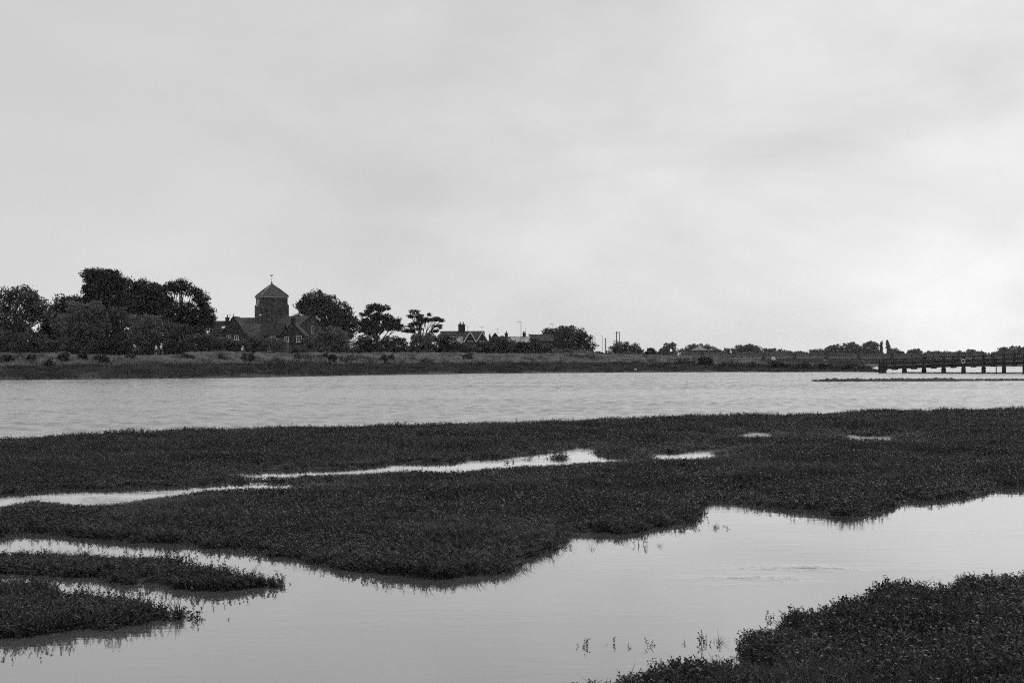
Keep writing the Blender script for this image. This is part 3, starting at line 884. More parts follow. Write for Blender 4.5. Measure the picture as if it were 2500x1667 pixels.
far = [
    ('small rounded tree at the start of the picket railing', [(1628, 848, 9, 9), (1640, 846, 10, 8), (1620, 856, 8, 8), (1648, 855, 7, 7)], 1632),
    ('wide tree spreading behind the pale roofed hall', [(1690, 848, 18, 7), (1715, 849, 22, 7), (1740, 855, 18, 7), (1675, 858, 16, 7), (1700, 860, 38, 8), (1757, 861, 12, 5)], 1710),
    ('tiny round far tree standing apart', [(1775, 856, 5, 5), (1776, 862, 7, 5)], 1775),
    ('dark rounded tree leading the long wooded hump', [(1810, 850, 14, 7), (1797, 857, 12, 8), (1818, 860, 16, 9)], 1808),
    ('pale rounded tree capping the long wooded hump', [(1834, 848, 16, 7), (1850, 854, 12, 8), (1838, 860, 22, 9)], 1838),
    ('low flat tree trailing off the long wooded hump', [(1875, 857, 14, 6), (1895, 858, 16, 6), (1912, 861, 10, 5), (1890, 864, 30, 5)], 1893),
    ('small bushy far tree in the gap before the wooded rise', [(1929, 861, 7, 4), (1950, 863, 8, 4), (1962, 863, 9, 4), (1940, 866, 20, 3)], 1942),
    ('lowest tree at the foot of the wooded rise', [(1985, 860, 10, 5), (1998, 857, 9, 5), (2005, 862, 14, 6)], 1995),
    ('rounded tree opening the wooded rise', [(2030, 851, 12, 6), (2045, 849, 14, 7), (2035, 859, 24, 9)], 2038),
    ('pale broad tree at the middle of the wooded rise', [(2075, 844, 16, 7), (2090, 848, 14, 7), (2080, 856, 26, 11)], 2080),
    ('dark square topped tree beside the two poplars', [(2125, 841, 14, 7), (2135, 845, 10, 8), (2118, 852, 16, 12), (2135, 858, 12, 10)], 2127),
    ('bush sloping down beyond the taller poplar', [(2182, 856, 9, 6), (2192, 860, 9, 5), (2200, 864, 8, 4), (2180, 864, 12, 5)], 2185),
    ('rounded tree over the bridge ramp, first past the poplars', [(2226, 859, 10, 5), (2238, 858, 10, 5), (2234, 865, 18, 5)], 2233),
    ('low wide tree over the bridge ramp', [(2270, 863, 13, 5), (2285, 863, 12, 4), (2277, 868, 24, 4)], 2277),
    ('faint low trees over the bridge rail', [(2312, 866, 12, 3), (2325, 864, 10, 4), (2342, 865, 14, 4), (2330, 869, 28, 4)], 2325),
    ('twin humped tree above the life ring', [(2368, 860, 11, 5), (2392, 862, 11, 4), (2378, 867, 26, 5)], 2378),
    ('largest far tree at the photo edge above the bridge', [(2452, 856, 14, 6), (2478, 853, 20, 6), (2510, 855, 22, 7), (2470, 863, 40, 8), (2430, 863, 10, 4), (2550, 860, 25, 8)], 2480),
]
for lab, lobes, base in far:
    x0 = min(l[0] - l[2] for l in lobes); x1 = max(l[0] + l[2] for l in lobes)
    lobes = [(a_, b_ - .6, c_ * 1.2, d_ * 1.15) for a_, b_, c_, d_ in lobes] + [((x0 * 3 + x1) / 4, 864, (x1 - x0) * .28, 6), ((x0 + x1 * 3) / 4, 864, (x1 - x0) * .28, 6)]
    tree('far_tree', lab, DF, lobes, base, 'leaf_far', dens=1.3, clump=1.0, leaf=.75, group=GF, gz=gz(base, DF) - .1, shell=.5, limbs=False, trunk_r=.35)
for lab, lobes, base in (('shorter of the two upright poplars', [(2152, 838, 3, 6), (2151, 845, 4, 8), (2151.5, 853, 4, 8), (2152, 862, 4, 8)], 2153),
                         ('taller pointed poplar of the upright pair', [(2166, 834, 2.6, 6), (2167, 841, 4, 8), (2169, 849, 5, 9), (2170, 857, 5.6, 10), (2170, 865, 6, 8)], 2167)):
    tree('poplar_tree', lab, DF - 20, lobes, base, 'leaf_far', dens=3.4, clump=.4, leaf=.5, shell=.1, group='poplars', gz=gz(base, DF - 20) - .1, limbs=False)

# the low continuous wood and hedges behind the far trees
r_ = np.random.default_rng(91); lob = []
for px in np.arange(1560, 2760, 9):
    D_ = 760 + r_.uniform(-25, 25); w_ = r_.uniform(5, 10); hgt = r_.uniform(5, 9.5)
    lob.append((X(px + r_.uniform(-4, 4), D_), D_, Z(869, D_), w_ * D_ / F, w_ * D_ / F, hgt * D_ / F))
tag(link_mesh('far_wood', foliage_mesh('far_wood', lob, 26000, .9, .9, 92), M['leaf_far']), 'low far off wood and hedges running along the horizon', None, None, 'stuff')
r_ = np.random.default_rng(93); lob = []
for px in np.arange(-260, 1600, 14):
    D_ = 395 + r_.uniform(-12, 12); w_ = r_.uniform(9, 16); hgt = r_.uniform(35, 60) if px < 440 else r_.uniform(8, 17) if px < 1440 else r_.uniform(3, 6)
    lob.append((X(px, D_), D_, Z(866, D_), w_ * D_ / F, w_ * D_ / F, hgt * D_ / F))
tag(link_mesh('hedge_mass', foliage_mesh('hedge_mass', lob, 90000, .7, .5, 94), M['leaf_dark']), 'dark hedges and undergrowth far behind the bushes and houses', None, None, 'stuff')

# willow-like scrub and the hedge along the bank top
GB = 'bushes along the far bank'
B('tall grey willowy bush in front of the tallest tree', 226, [(190, 765, 36, 34), (230, 760, 34, 30), (160, 800, 36, 40), (210, 815, 50, 42), (245, 800, 30, 40)], 'leaf_grey', dens=.8, group=GB, leaf=.32, up=.5)
B('grey feathery bush below the round dark tree', 229, [(285, 775, 34, 32), (270, 805, 34, 38), (310, 815, 36, 42)], 'leaf_mid', dens=.8, group=GB, leaf=.32, up=.5)
B('wide grey bush behind the person with a raised arm', 225, [(345, 790, 36, 30), (375, 800, 36, 34), (350, 825, 46, 36), (330, 842, 36, 22)], 'leaf_grey', dens=.75, group=GB, leaf=.32, up=.5)
B('grey bush below the domed oak, behind the two walkers', 224, [(415, 805, 30, 28), (440, 818, 26, 30), (405, 838, 40, 26)], 'leaf_mid', dens=.75, group=GB, leaf=.32, up=.5)
B('tall rounded grey bush rising before the steep pointed gable', 252, [(532, 836, 20, 17), (520, 850, 26, 16)], 'leaf_grey', group=GB)
B('mottled bush overlapping the foot of the church gable', 268, [(755, 838, 20, 18), (748, 852, 24, 14)], 'leaf_mid', group=GB)
B('dark bush filling the gap between the domed oak and the cottages', 246, [(478, 812, 22, 20), (492, 828, 26, 22), (470, 838, 24, 20)], 'leaf_dark', group=GB, dens=1.2)
B('low dark bush at the photo edge under the loose tree', 220, [(-20, 830, 50, 30), (20, 835, 40, 26), (-60, 820, 40, 40)], 'leaf_mid', group=GB)
B('dark hedge bush second from the photo edge', 218, [(75, 828, 40, 24), (100, 845, 46, 22), (50, 848, 30, 18)], 'leaf_mid', group=GB)
B('low dark bush below the tall willowy bush', 217, [(150, 848, 40, 20), (190, 852, 30, 14), (120, 852, 30, 14)], 'leaf_dark', group=GB)
B('black bush beside the person with a raised arm', 221, [(255, 848, 44, 20), (295, 850, 26, 18), (225, 852, 24, 14)], 'leaf_pine', group=GB)
B('dark bush right behind the pair in white shirts', 219, [(425, 848, 30, 20), (455, 850, 26, 18)], 'leaf_dark', group=GB)
B('rounded bush below the cottage with the roof light', 235, [(485, 834, 34, 22), (520, 832, 36, 20), (505, 855, 46, 14)], 'leaf_mid', group=GB)
B('grey bush under the pointed cottage gable', 240, [(552, 838, 32, 18), (590, 842, 28, 16), (575, 850, 34, 18), (540, 858, 30, 12)], 'leaf_mid', group=GB)
B('bush below the long tiled roof', 246, [(608, 838, 32, 15), (638, 838, 32, 18), (615, 858, 36, 12)], 'leaf_mid', group=GB)
B('bush under the small cottage windows beside the lantern', 250, [(655, 837, 30, 15), (684, 842, 28, 16), (665, 858, 36, 12)], 'leaf_grey', group=GB)
B('low bush at the foot of the cottage with the stub chimney', 255, [(705, 854, 30, 12), (738, 856, 30, 11)], 'leaf_mid', group=GB)
B('large pale round bush beside the church gable', 262, [(800, 812, 22, 18), (785, 830, 24, 24), (825, 828, 30, 24), (845, 845, 30, 22), (800, 852, 40, 18)], 'leaf_grey', group=GB, dens=.9)
B('dark bush below the two tier pine', 266, [(885, 835, 28, 20), (915, 840, 26, 24), (900, 855, 40, 18)], 'leaf_dark', group=GB)
B('grey bush between the two pines', 268, [(950, 835, 22, 16), (975, 842, 26, 20), (955, 857, 34, 14)], 'leaf_mid', group=GB)
B('pale bush under the lone flat pine', 272, [(1020, 827, 22, 14), (1045, 824, 22, 14), (1030, 845, 36, 22), (1010, 858, 24, 14)], 'leaf_grey', group=GB)
B('dark upright bush before the house with twin gables', 272, [(1082, 832, 22, 18), (1105, 842, 20, 20), (1088, 856, 34, 16)], 'leaf_dark', group=GB)
B('low bush below the pale outbuilding roof', 274, [(1130, 848, 20, 14), (1150, 852, 22, 14), (1125, 860, 24, 10)], 'leaf_mid', group=GB)
B('dark bush below the twin white edged gables', 276, [(1170, 848, 22, 12), (1190, 845, 22, 14), (1180, 860, 36, 10)], 'leaf_dark', group=GB)
B('grey bush below the small house with an aerial', 280, [(1215, 835, 22, 14), (1235, 838, 22, 14), (1220, 855, 36, 16)], 'leaf_mid', group=GB)
B('dark bush below the tall lamp post', 284, [(1260, 845, 22, 14), (1285, 848, 22, 14), (1270, 860, 34, 10)], 'leaf_dark', group=GB)
B('grey bush meeting the large rounded tree', 288, [(1305, 838, 20, 14), (1325, 848, 26, 16), (1310, 860, 34, 10)], 'leaf_mid', group=GB)
B('pale grassy bush under the large rounded tree', 310, [(1360, 860, 34, 10), (1400, 861, 36, 10), (1435, 864, 26, 7)], 'leaf_grey', group=GB, dens=.8)
B('dark bush falling away from the telegraph pole tree', 330, [(1590, 858, 14, 9), (1605, 864, 14, 8), (1580, 866, 14, 6)], 'leaf_dark', group=GB)
B('low scrub leading to the picket railing', 300, [(1625, 876, 26, 8), (1655, 880, 22, 7), (1600, 873, 20, 6)], 'leaf_mid', group=GB)
# shrubs standing in the grass
GS = 'shrubs dotted in the bank grass'
def sh(label, px, py, w, h, D, m='leaf_dark'):
    w *= 1.05
    best = 1e9                                        # stand it where the slope meets its foot
    for d_ in np.arange(2, 24, .25):
        D_ = float(shore_y(X(px, 200))) + d_
        D_ = float(shore_y(X(px, D_))) + d_
        e_ = abs(HOR - (gz(px, D_) - H) * F / D_ - (py + h * .42))
        if e_ < best: best, D = e_, D_
    B(label, D, [(px - w * .25, py, w * .34, h * .5), (px + w * .25, py + h * .08, w * .34, h * .45), (px, py - h * .12, w * .36, h * .42)], m, name='shrub', group=GS, dens=.9, leaf=.28, shell=.25, clump=.4)
sh('darkest round shrub alone in the grass below the tallest tree', 246, 877, 38, 30, 198)
sh('small shrub just below the person with a raised arm', 318, 872, 22, 18, 205)
sh('thin shrub between the dark round shrub and the photo edge', 202, 868, 18, 18, 204)
sh('low shrub near the photo edge in the pale grass', 20, 878, 30, 14, 196)
sh('low dark shrub in the grass below the hedge', 78, 880, 26, 12, 197)
sh('spreading shrub halfway along the left stretch of grass', 155, 874, 26, 16, 199)
sh('tiny shrub low on the slope, nearest the water', 118, 890, 14, 14, 191)
sh('shrub in the grass right of the walkers', 455, 872, 34, 16, 212)
sh('small shrub in the grass below the pointed gable', 541, 875, 18, 14, 222)
sh('upright shrub in the grass before the long roof', 613, 873, 14, 24, 226)
sh('small shrub in the grass before the lantern', 596, 878, 12, 10, 224)
sh('wide dark shrub in the grass before the pale round bush', 795, 873, 46, 18, 240)
sh('small shrub in the grass before the stub chimney', 725, 876, 12, 10, 236)
sh('ragged shrub in the grass below the two tier pine', 936, 876, 16, 18, 250)
sh('broken shrub in the grass between the pines', 955, 875, 16, 14, 251)
sh('thin shrub in the grass before the twin gables', 1142, 872, 24, 12, 262)
GD = 'scrub on the low bank by the bridge'
def sc(label, px, py, w, h, D, m='leaf_dark'): B(label, D, [(px - w * .25, py, w * .32, h * .5), (px + w * .25, py + h * .1, w * .32, h * .45), (px, py - h * .1, w * .36, h * .45)], m, name='shrub', group=GD, leaf=.3, clump=.45)
sc('black rounded shrub on the low bank below the pale roofed hall', 1725, 884, 38, 30, 272, 'leaf_pine')
sc('grey scrub beside the black rounded shrub', 1672, 888, 46, 20, 274, 'leaf_mid')
sc('grey scrub past the black rounded shrub', 1782, 892, 50, 18, 272, 'leaf_mid')
sc('broad scrub mid way to the white disc', 1840, 893, 60, 16, 272, 'leaf_mid')
sc('dark scrub right below the white disc', 1900, 892, 50, 20, 271)
sc('dark scrub along the waterside after the white disc', 1960, 896, 62, 16, 270)
sc('dark scrub in the long black hedge by the water', 2020, 897, 60, 18, 270)
sc('tangled dark scrub nearing the bridge', 2078, 898, 54, 18, 268)
sc('last dark scrub against the bridge abutment', 2108, 901, 44, 14, 266)

# ------------------------------------------------------------------ buildings
def house_body(root, w, l, wh, rh, wallm, roofm, ox=0, oy=0, rz=0, name='wall', over=.25, thick=.14, gable_rise=0.0, base=-1.0):
    """box with a gabled roof; ridge along local y, gables at +-l/2"""
    R = Matrix.Rotation(rz, 3, 'Z')
    def t(x, y, z):
        p = R @ Vector((x, y, 0)); return (p.x + ox, p.y + oy, z)
    a, b = w / 2, l / 2
    mb = MB()
    v = [t(-a, -b, base), t(a, -b, base), t(a, -b, wh), t(0, -b, wh + rh), t(-a, -b, wh), t(-a, b, base), t(a, b, base), t(a, b, wh), t(0, b, wh + rh), t(-a, b, wh)]
    mb.add(v, [(0, 1, 2, 3, 4), (6, 5, 9, 8, 7), (5, 0, 4, 9), (1, 6, 7, 2)])
    wall = mb.build(name, M[wallm], root)
    rf = MB(); sl = rh / a
    for s in (-1, 1):
        e = a + over; ze = wh - over * sl
        o = .012
        P = [(0, -b - over, wh + rh + o), (s * e, -b - over, ze + o), (s * e, b + over, ze + o), (0, b + over, wh + rh + o)]
        up = thick
        v = [t(*p) for p in P] + [t(p[0], p[1], p[2] + up) for p in P]
        rf.add(v, [(0, 3, 2, 1), (4, 5, 6, 7), (0, 1, 5, 4), (1, 2, 6, 5), (2, 3, 7, 6), (3, 0, 4, 7)])
    return wall, rf.build('roof', M[roofm], root), t


def window(root, p, w, h, rz, bars=(1, 1), fm='white', sill=True):
    """p: centre on the wall face, facing local -y turned by rz"""
    R = Matrix.Rotation(rz, 3, 'Z')
    def q(x, y, z): return Vector(p) + R @ Vector((x, y, z))
    mb = MB(); t = .09
    for c, s in (((0, -.05, h / 2 - t / 2), (w, .1, t)), ((0, -.05, -h / 2 + t / 2), (w, .1, t)), ((-w / 2 + t / 2, -.05, 0), (t, .1, h - 2 * t)), ((w / 2 - t / 2, -.05, 0), (t, .1, h - 2 * t))):
        mb.box(q(*c), s, rz)
    for i in range(bars[0]): mb.box(q(-w / 2 + w * (i + 1) / (bars[0] + 1), -.045, 0), (.07, .08, h - 2 * t), rz)
    for i in range(bars[1]): mb.box(q(0, -.043, -h / 2 + h * (i + 1) / (bars[1] + 1)), (w - 2 * t, .07, .06), rz)
    if sill: mb.box(q(0, -.1, -h / 2 - .05), (w + .2, .22, .09), rz)
    f = mb.build('window', M[fm], root)
    MB().box(q(0, -.02, 0), (w - 2 * t, .03, h - 2 * t), rz).build('pane', M['glass'], f)
    return f


def chimney(parent, c, sx, sy, z0, z1, pots=2, m='brick', rz=0):
    mb = MB()
    mb.box((c[0], c[1], (z0 + z1 - .3) / 2), (sx, sy, z1 - .3 - z0), rz)
    mb.box((c[0], c[1], z1 - .22), (sx + .2, sy + .2, .16), rz)
    mb.box((c[0], c[1], z1 - .1), (sx + .08, sy + .08, .08), rz)
    ch = mb.build('chimney', M[m], parent)
    for i in range(pots):
        x = c[0] + (i - (pots - 1) / 2) * sx / pots * .9
        p = MB().tube([(x, c[1], z1 - .06), (x, c[1], z1 + .1), (x, c[1], z1 + .45), (x, c[1], z1 + .5)], [.17, .15, .12, .15], 8)
        p.build('chimney_pot', M['brick'], parent)
    return ch


def aerial(root, x, y, z, h, w=.9):
    mb = MB().tube([(x, y, z), (x, y, z + h)], .03, 6)
    mb.beam((x - w, y, z + h - .1), (x + w * .6, y + .1, z + h - .1), .04, .04)
    for i in range(6):
        xx = x - w + i * .26
        mb.beam((xx, y - .35, z + h - .1), (xx, y + .35, z + h - .1), .03, .03)
    mb.build('aerial', M['iron'], root)


def bldg(name, label, px, D, cat, group=None, rz=0):
    gzv = 3.0
    return empty(name, (X(px, D), D, gzv), rz, label, cat, group), gzv


def lz(py, D, g0=3.0): return Z(py, D) - g0


# church: tower turned 24 degrees, pyramid cap, a gabled arm toward the bank, a short nave
D0 = 345.0; sc0 = F / D0
ch, g0 = bldg('church', 'flint church with a square tower and pyramid cap with weathercock', 663.5, D0, 'church')
th = math.radians(24)
side = 62.6 / sc0
ze = lz(724, D0); zs = lz(745, D0)
tw = MB().box((0, 0, (zs - 1) / 2), (side + .5, side + .5, zs + 1), th)
tw.box((0, 0, zs + .12), (side + .2, side + .2, .24), th)
tw.box((0, 0, (zs + .24 + ze) / 2), (side, side, ze - zs - .24), th)
Rt = Matrix.Rotation(th, 3, 'Z')
def tp(x, y, z):
    p = Rt @ Vector((x, y, 0)); return Vector((p.x, p.y, z))
# flat buttresses on the near corner and the far right corner
for x, y, sx, sy, zt in ((-side / 2 + .3, -side / 2 - .38, 1.0, .5, zs - .5), (-side / 2 - .4, -side / 2 + .4, .5, 1.0, zs - .5), (side / 2 - .5, -side / 2 - .38, .9, .5, zs - 2.2)):
    tw.box(tp(x, y, zt / 2), (sx, sy, zt), th)
tower = tw.build('tower', M['flint'], ch)
# pyramid roof with a slight bell-cast and a spike
zap = lz(690, D0); rf = MB(); prof = [(side / 2 + .42, ze - .05), (side / 2 + .1, ze + .22), (side * .25, ze + (zap - ze) * .53), (.22, zap - .45), (.05, zap + .35)]
vs = []; fs = []
for r_p, zz in prof:
    for sx, sy in ((-1, -1), (1, -1), (1, 1), (-1, 1)): vs.append(tp(sx * r_p, sy * r_p, zz))
for i in range(len(prof) - 1):
    for k in range(4): fs.append((i * 4 + k, i * 4 + (k + 1) % 4, (i + 1) * 4 + (k + 1) % 4, (i + 1) * 4 + k))
fs.append((3, 2, 1, 0)); fs.append(tuple(len(vs) - 4 + k for k in range(4)))
rf.add(vs, fs)
tr = rf.build('tower_roof', M['tile_tower'], ch)
hp_ = MB()
for sx, sy in ((-1, -1), (1, -1), (1, 1), (-1, 1)):
    for (r1, z1), (r2, z2) in zip(prof[1:3], prof[2:4]): hp_.beam(tp(sx * r1, sy * r1, z1 + .03), tp(sx * r2, sy * r2, z2 + .03), .16, .12)
hp_.build('hip_tiles', M['tile_pale'], tr)
cor = MB()
for k, (sx, sy) in enumerate(((0, -1), (1, 0), (0, 1), (-1, 0))):
    e = side / 2 + .12
    cor.box(tp(sx * e, sy * e, ze - .24), (side + .3 if sx == 0 else .24, .24 if sx == 0 else side - .1, .26), th)
cor.build('cornice', M['stone'], tower)
vn = MB().tube([(0, 0, zap + .2), (0, 0, zap + 1.55)], [.05, .035], 6)
vn.build('vane_pole', M['iron'], ch)
ck = MB()
outl = [(-.32, .1), (-.22, -.05), (.0, -.12), (.16, -.02), (.2, .18), (.34, .2), (.26, .3), (.14, .34), (.06, .16), (-.08, .1), (-.2, .34), (-.38, .3)]
n_ = len(outl)
zc0 = zap + 1.6
ck.add([(x, -.04, zc0 + z) for x, z in outl] + [(x, .04, zc0 + z) for x, z in outl], [tuple(range(n_ - 1, -1, -1)), tuple(range(n_, 2 * n_))] + [(i, (i + 1) % n_, n_ + (i + 1) % n_, n_ + i) for i in range(n_)])
ck.build('weathercock', M['iron'], ch)
for off in (.05 * side - .35, .38 * side - .1):          # sound holes on the wide face: solid discs, inner shade painted in
    c = tp(off, -side / 2, lz(736.5, D0))
    d = tp(off, -side / 2 - .06, lz(736.5, D0)); e_ = tp(off, -side / 2 + .04, lz(736.5, D0))
    MB().tube([d, e_], .27, 14).build('sound_hole', M['hole_shade'], ch)
# sloped stair turret on the narrow face; pale stone colour carries its lit look
tu = MB()
zt = lz(731, D0); zb = lz(749, D0)
tu.add([tp(-side / 2 - .75, .3, zb), tp(-side / 2 - .75, -.7, zb), tp(-side / 2 - .02, -.7, zb), tp(-side / 2 - .02, .3, zb),
        tp(-side / 2 - .25, .3, zt), tp(-side / 2 - .25, -.7, zt), tp(-side / 2 - .02, -.7, zt), tp(-side / 2 - .02, .3, zt)],
       [(0, 3, 2, 1), (4, 5, 6, 7), (0, 1, 5, 4), (1, 2, 6, 5), (2, 3, 7, 6), (3, 0, 4, 7)])
tu.build('buttress_slope', M['stone'], ch)
for x, zz in ((-side * .36, lz(762, D0)), (side * .2, lz(756, D0))):   # blind arches as flat panels on the wide face, recess shade put into dark colour
    pts = [(x - .5, zz - 1.3), (x - .5, zz), (x - .35, zz + .35), (x, zz + .5), (x + .35, zz + .35), (x + .5, zz), (x + .5, zz - 1.3)]
    y0 = -side / 2 - .28
    a_ = MB(); n_ = len(pts)
    a_.add([tp(px_, y0, z_) for px_, z_ in pts] + [tp(px_, y0 + .1, z_) for px_, z_ in pts], [tuple(range(n_)), tuple(range(2 * n_ - 1, n_ - 1, -1))] + [(i, n_ + i, n_ + (i + 1) % n_, (i + 1) % n_) for i in range(n_)])
    a_.build('blind_arch', M['brick'], ch)
# gabled arm reaching toward the bank
ax = (math.sin(math.radians(45)), -math.cos(math.radians(45)))
zr = lz(771.5, 335); zev = lz(799, 335)
wl, rfo, t_ = house_body(ch, 7.3, 13.5, zev, zr - zev, 'flint', 'tile_mid', ox=ax[0] * 8.7, oy=ax[1] * 8.7, rz=math.radians(45), name='transept_wall')
p_ = t_(0.6, -6.77, zev - .6)
window(ch, p_, .8, 2.0, math.radians(45), (0, 0), 'stone', False)
zr = lz(777, D0); zev = lz(790, D0)
house_body(ch, 6.4, 7.5, zev, zr - zev, 'flint', 'tile_mid', ox=-5.6, oy=-.6, rz=math.radians(90), name='nave_wall')

GC = 'cottages below the church'
# cottage with the stub chimney on its gable
D1 = 318.0; s1 = F / D1
c1, _ = bldg('cottage', 'brick cottage with a stub chimney on its gable, right of the lantern', 713.5, D1, 'cottage', GC)
w1 = 59 / s1; we = lz(818, D1); wr_ = lz(788, D1)
house_body(c1, w1, 7, we, wr_ - we, 'brick', 'tile_dark', oy=3.5)
house_body(c1, 5.5, 5.0, we + .1, wr_ - we - .25, 'brick', 'tile_dark', ox=-w1 / 2 - 2.1, oy=3.6, rz=math.radians(90), name='wing_wall')
chimney(c1, (X(716, D1) - X(713.5, D1), .45), .95, .7, wr_ - .9, lz(776, D1), 1)
window(c1, ((700 - 713.5) / s1, 0, lz(828, D1)), .95, 1.15, 0, (1, 1))
window(c1, ((730 - 713.5) / s1, 0, lz(827, D1)), 1.15, 1.3, 0, (1, 1))
window(c1, ((664 - 713.5) / s1, .82, lz(825, D1)), 1.3, .85, 0, (2, 0))
# long low cottage
D2 = 323.0; s2 = F / D2
c2, _ = bldg('cottage', 'long low cottage with a pale tiled roof in the middle of the row', 622, D2, 'cottage', GC)
house_body(c2, 6.2, 72 / s2, lz(822, D2), lz(791, D2) - lz(822, D2), 'brick', 'tile_long', oy=3.0, rz=math.radians(90))
for px in (609, 636):
    window(c2, ((px - 622) / s2, -.1, lz(828, D2)), 1.3, .9, 0, (2, 0))
# cottage with the sharp gable
D3 = 321.0; s3 = F / D3
c3, _ = bldg('cottage', 'dark cottage with a steep pointed gable and a roof light', 570, D3, 'cottage', GC)
we = lz(817, D3); wr_ = lz(773, D3)
house_body(c3, 64 / s3, 7.5, we, wr_ - we, 'brick', 'tile_dark', oy=3.75)
MB().tube([(0, -.1, wr_ + .1), (0, -.1, wr_ + .75)], [.09, .03], 6).build('finial', M['iron'], c3)
_, rr, _ = house_body(c3, 6.4, 52 / s3, we, lz(784, D3) - we, 'brick', 'tile_dark', ox=(537 - 570) / s3, oy=4.0, rz=math.radians(90), name='wing_wall')
MB().box(((541 - 570) / s3, 4.0 - 1.62, (we + lz(784, D3)) / 2 + .18), (.9, .7, .06), 0, math.atan2(lz(784, D3) - we, 3.2)).build('roof_light', M['white'], rr)
chimney(c3, ((546.5 - 570) / s3, 4.0), .8, .7, lz(785, D3) - .4, lz(773, D3), 1)
MB().tube([((556 - 570) / s3, 4.0, lz(785, D3) - .3), ((556 - 570) / s3, 4.0, lz(779, D3))], .18, 8).build('flue', M['brick'], rr)
for px in (558, 578): window(c3, ((px - 570) / s3, 0, lz(824, D3)), 1.05, 1.0, 0, (1, 1))
aerial(c3, (553 - 570) / s3, 4.0, lz(785, D3), 1.7, .4)

GH = 'houses beyond the pines'
D4 = 335.0; s4 = F / D4
h1, _ = bldg('house', 'house with twin white edged gables and one tall chimney stack', 1133, D4, 'house', GH)
we = lz(836, D4); wr_ = lz(809, D4)
house_body(h1, 6.5, 104 / s4, we, wr_ - we, 'brick', 'tile_mid', ox=(1128 - 1133) / s4, oy=3.2, rz=math.radians(90))
for i, px in enumerate((1148, 1178)):
    ox = (px - 1133) / s4; hw = 14 / s4
    house_body(h1, hw * 2, 2.2, we, lz(812, D4) - we, 'brick', 'tile_mid', ox=ox, oy=.2, name='gable_wall', over=.1)
    bb = MB()
    for s in (-1, 1): bb.beam((ox, -1.05, lz(812, D4) + .2), (ox + s * (hw + .15), -1.05, we - .02), .1, .17)
    bb.build('bargeboard', M['white'], h1)
    MB().beam((ox - hw * .55, -.95, we + (lz(812, D4) - we) * .1), (ox + hw * .55, -.95, we + (lz(812, D4) - we) * .1), .06, .12).build('tie_beam', M['white'], h1)
chimney(h1, ((1126 - 1133) / s4, 3.2), 1.6, 1.0, wr_ - .6, lz(790, D4), 2)
aerial(h1, (1141 - 1133) / s4, 3.2, wr_, 1.3, .3)
aerial(h1, (1176 - 1133) / s4, 3.2, wr_, 1.2, .8)
D5 = 322.0; s5 = F / D5
ob, _ = bldg('outbuilding', 'small outbuilding with a pale rounded roof half sunk in bushes', 1112, D5, 'outbuilding')
house_body(ob, 3.8, 30 / s5, lz(840, D5), lz(823, D5) - lz(840, D5), 'brick', 'tile_pale', oy=1.9, rz=math.radians(90))
D6 = 372.0; s6 = F / D6
h2, _ = bldg('house', 'small distant house with one gable and an aerial, next to the twin gables', 1209, D6, 'house', GH)
house_body(h2, 22 / s6, 8, lz(826, D6), lz(813, D6) - lz(826, D6), 'brick', 'tile_mid', oy=4)
chimney(h2, ((1195 - 1209) / s6, 4), .5, .5, 1, lz(818, D6), 1)
aerial(h2, (1215 - 1209) / s6, 2, lz(815, D6), 1.4, .6)
h3, _ = bldg('house', 'dark distant house topped by a broad stepped chimney', 1232, D6 + 6, 'house', GH)
house_body(h3, 6.5, 34 / s6, lz(834, D6), lz(822, D6) - lz(834, D6), 'brick', 'tile_dark', oy=3, rz=math.radians(90))
chimney(h3, ((1236 - 1232) / s6, 3), .85, .7, lz(823, D6) - .4, lz(811, D6), 1)
chimney(h3, ((1226 - 1232) / s6, 3), .8, .7, lz(823, D6) - .4, lz(818, D6), 0)
h4, _ = bldg('house', 'long distant house with a pale roof beside the tall lamp post', 1267, D6, 'house', GH)
house_body(h4, 7.0, 50 / s6, lz(836, D6), lz(822, D6) - lz(836, D6), 'brick', 'tile_pale', oy=3, rz=math.radians(90))
chimney(h4, ((1280 - 1267) / s6, 3), .85, .7, lz(823, D6) - .4, lz(813, D6), 2)
aerial(h4, (1283 - 1267) / s6, 3, lz(813, D6), 1.4, .4)
h5, _ = bldg('house', 'distant house half hidden by the large rounded tree', 1322, D6 + 10, 'house', GH)
house_body(h5, 7.0, 56 / s6, lz(832, D6 + 10), lz(817, D6 + 10) - lz(832, D6 + 10), 'brick', 'tile_dark', oy=3, rz=math.radians(90))
MB().tube([((1291 - 1322) / s6, 3, lz(818, D6)), ((1291 - 1322) / s6, 3, lz(813, D6))], .12, 6).build('flue', M['brick'], h5)
# pale roofed hall far away
D7 = 640.0; s7 = F / D7
hl, _ = bldg('hall', 'far hall with a low pale pyramid roof among trees', 1708, D7, 'hall')
MB().box((0, 0, lz(855, D7) / 2 - .5), (36 / s7, 6, lz(855, D7) + 1)).build('wall', M['bark'], hl)
a_, b_ = 20 / s7, 3.6
MB().add([(-a_, -b_, lz(855, D7) + .03), (a_, -b_, lz(855, D7) + .03), (a_, b_, lz(855, D7) + .03), (-a_, b_, lz(855, D7) + .03),
          (-a_ * .28, -.6, lz(847.5, D7)), (a_ * .28, -.6, lz(847.5, D7)), (a_ * .28, .6, lz(847.5, D7)), (-a_ * .28, .6, lz(847.5, D7))],
         [(3, 2, 1, 0), (4, 5, 6, 7), (0, 1, 5, 4), (1, 2, 6, 5), (2, 3, 7, 6), (3, 0, 4, 7)]).build('roof', M['concrete'], hl)
MB().box((0, 0, lz(847.5, D7) + .25), (a_ * .45, 1.0, .44)).build('ridge_cap', M['white'], hl)

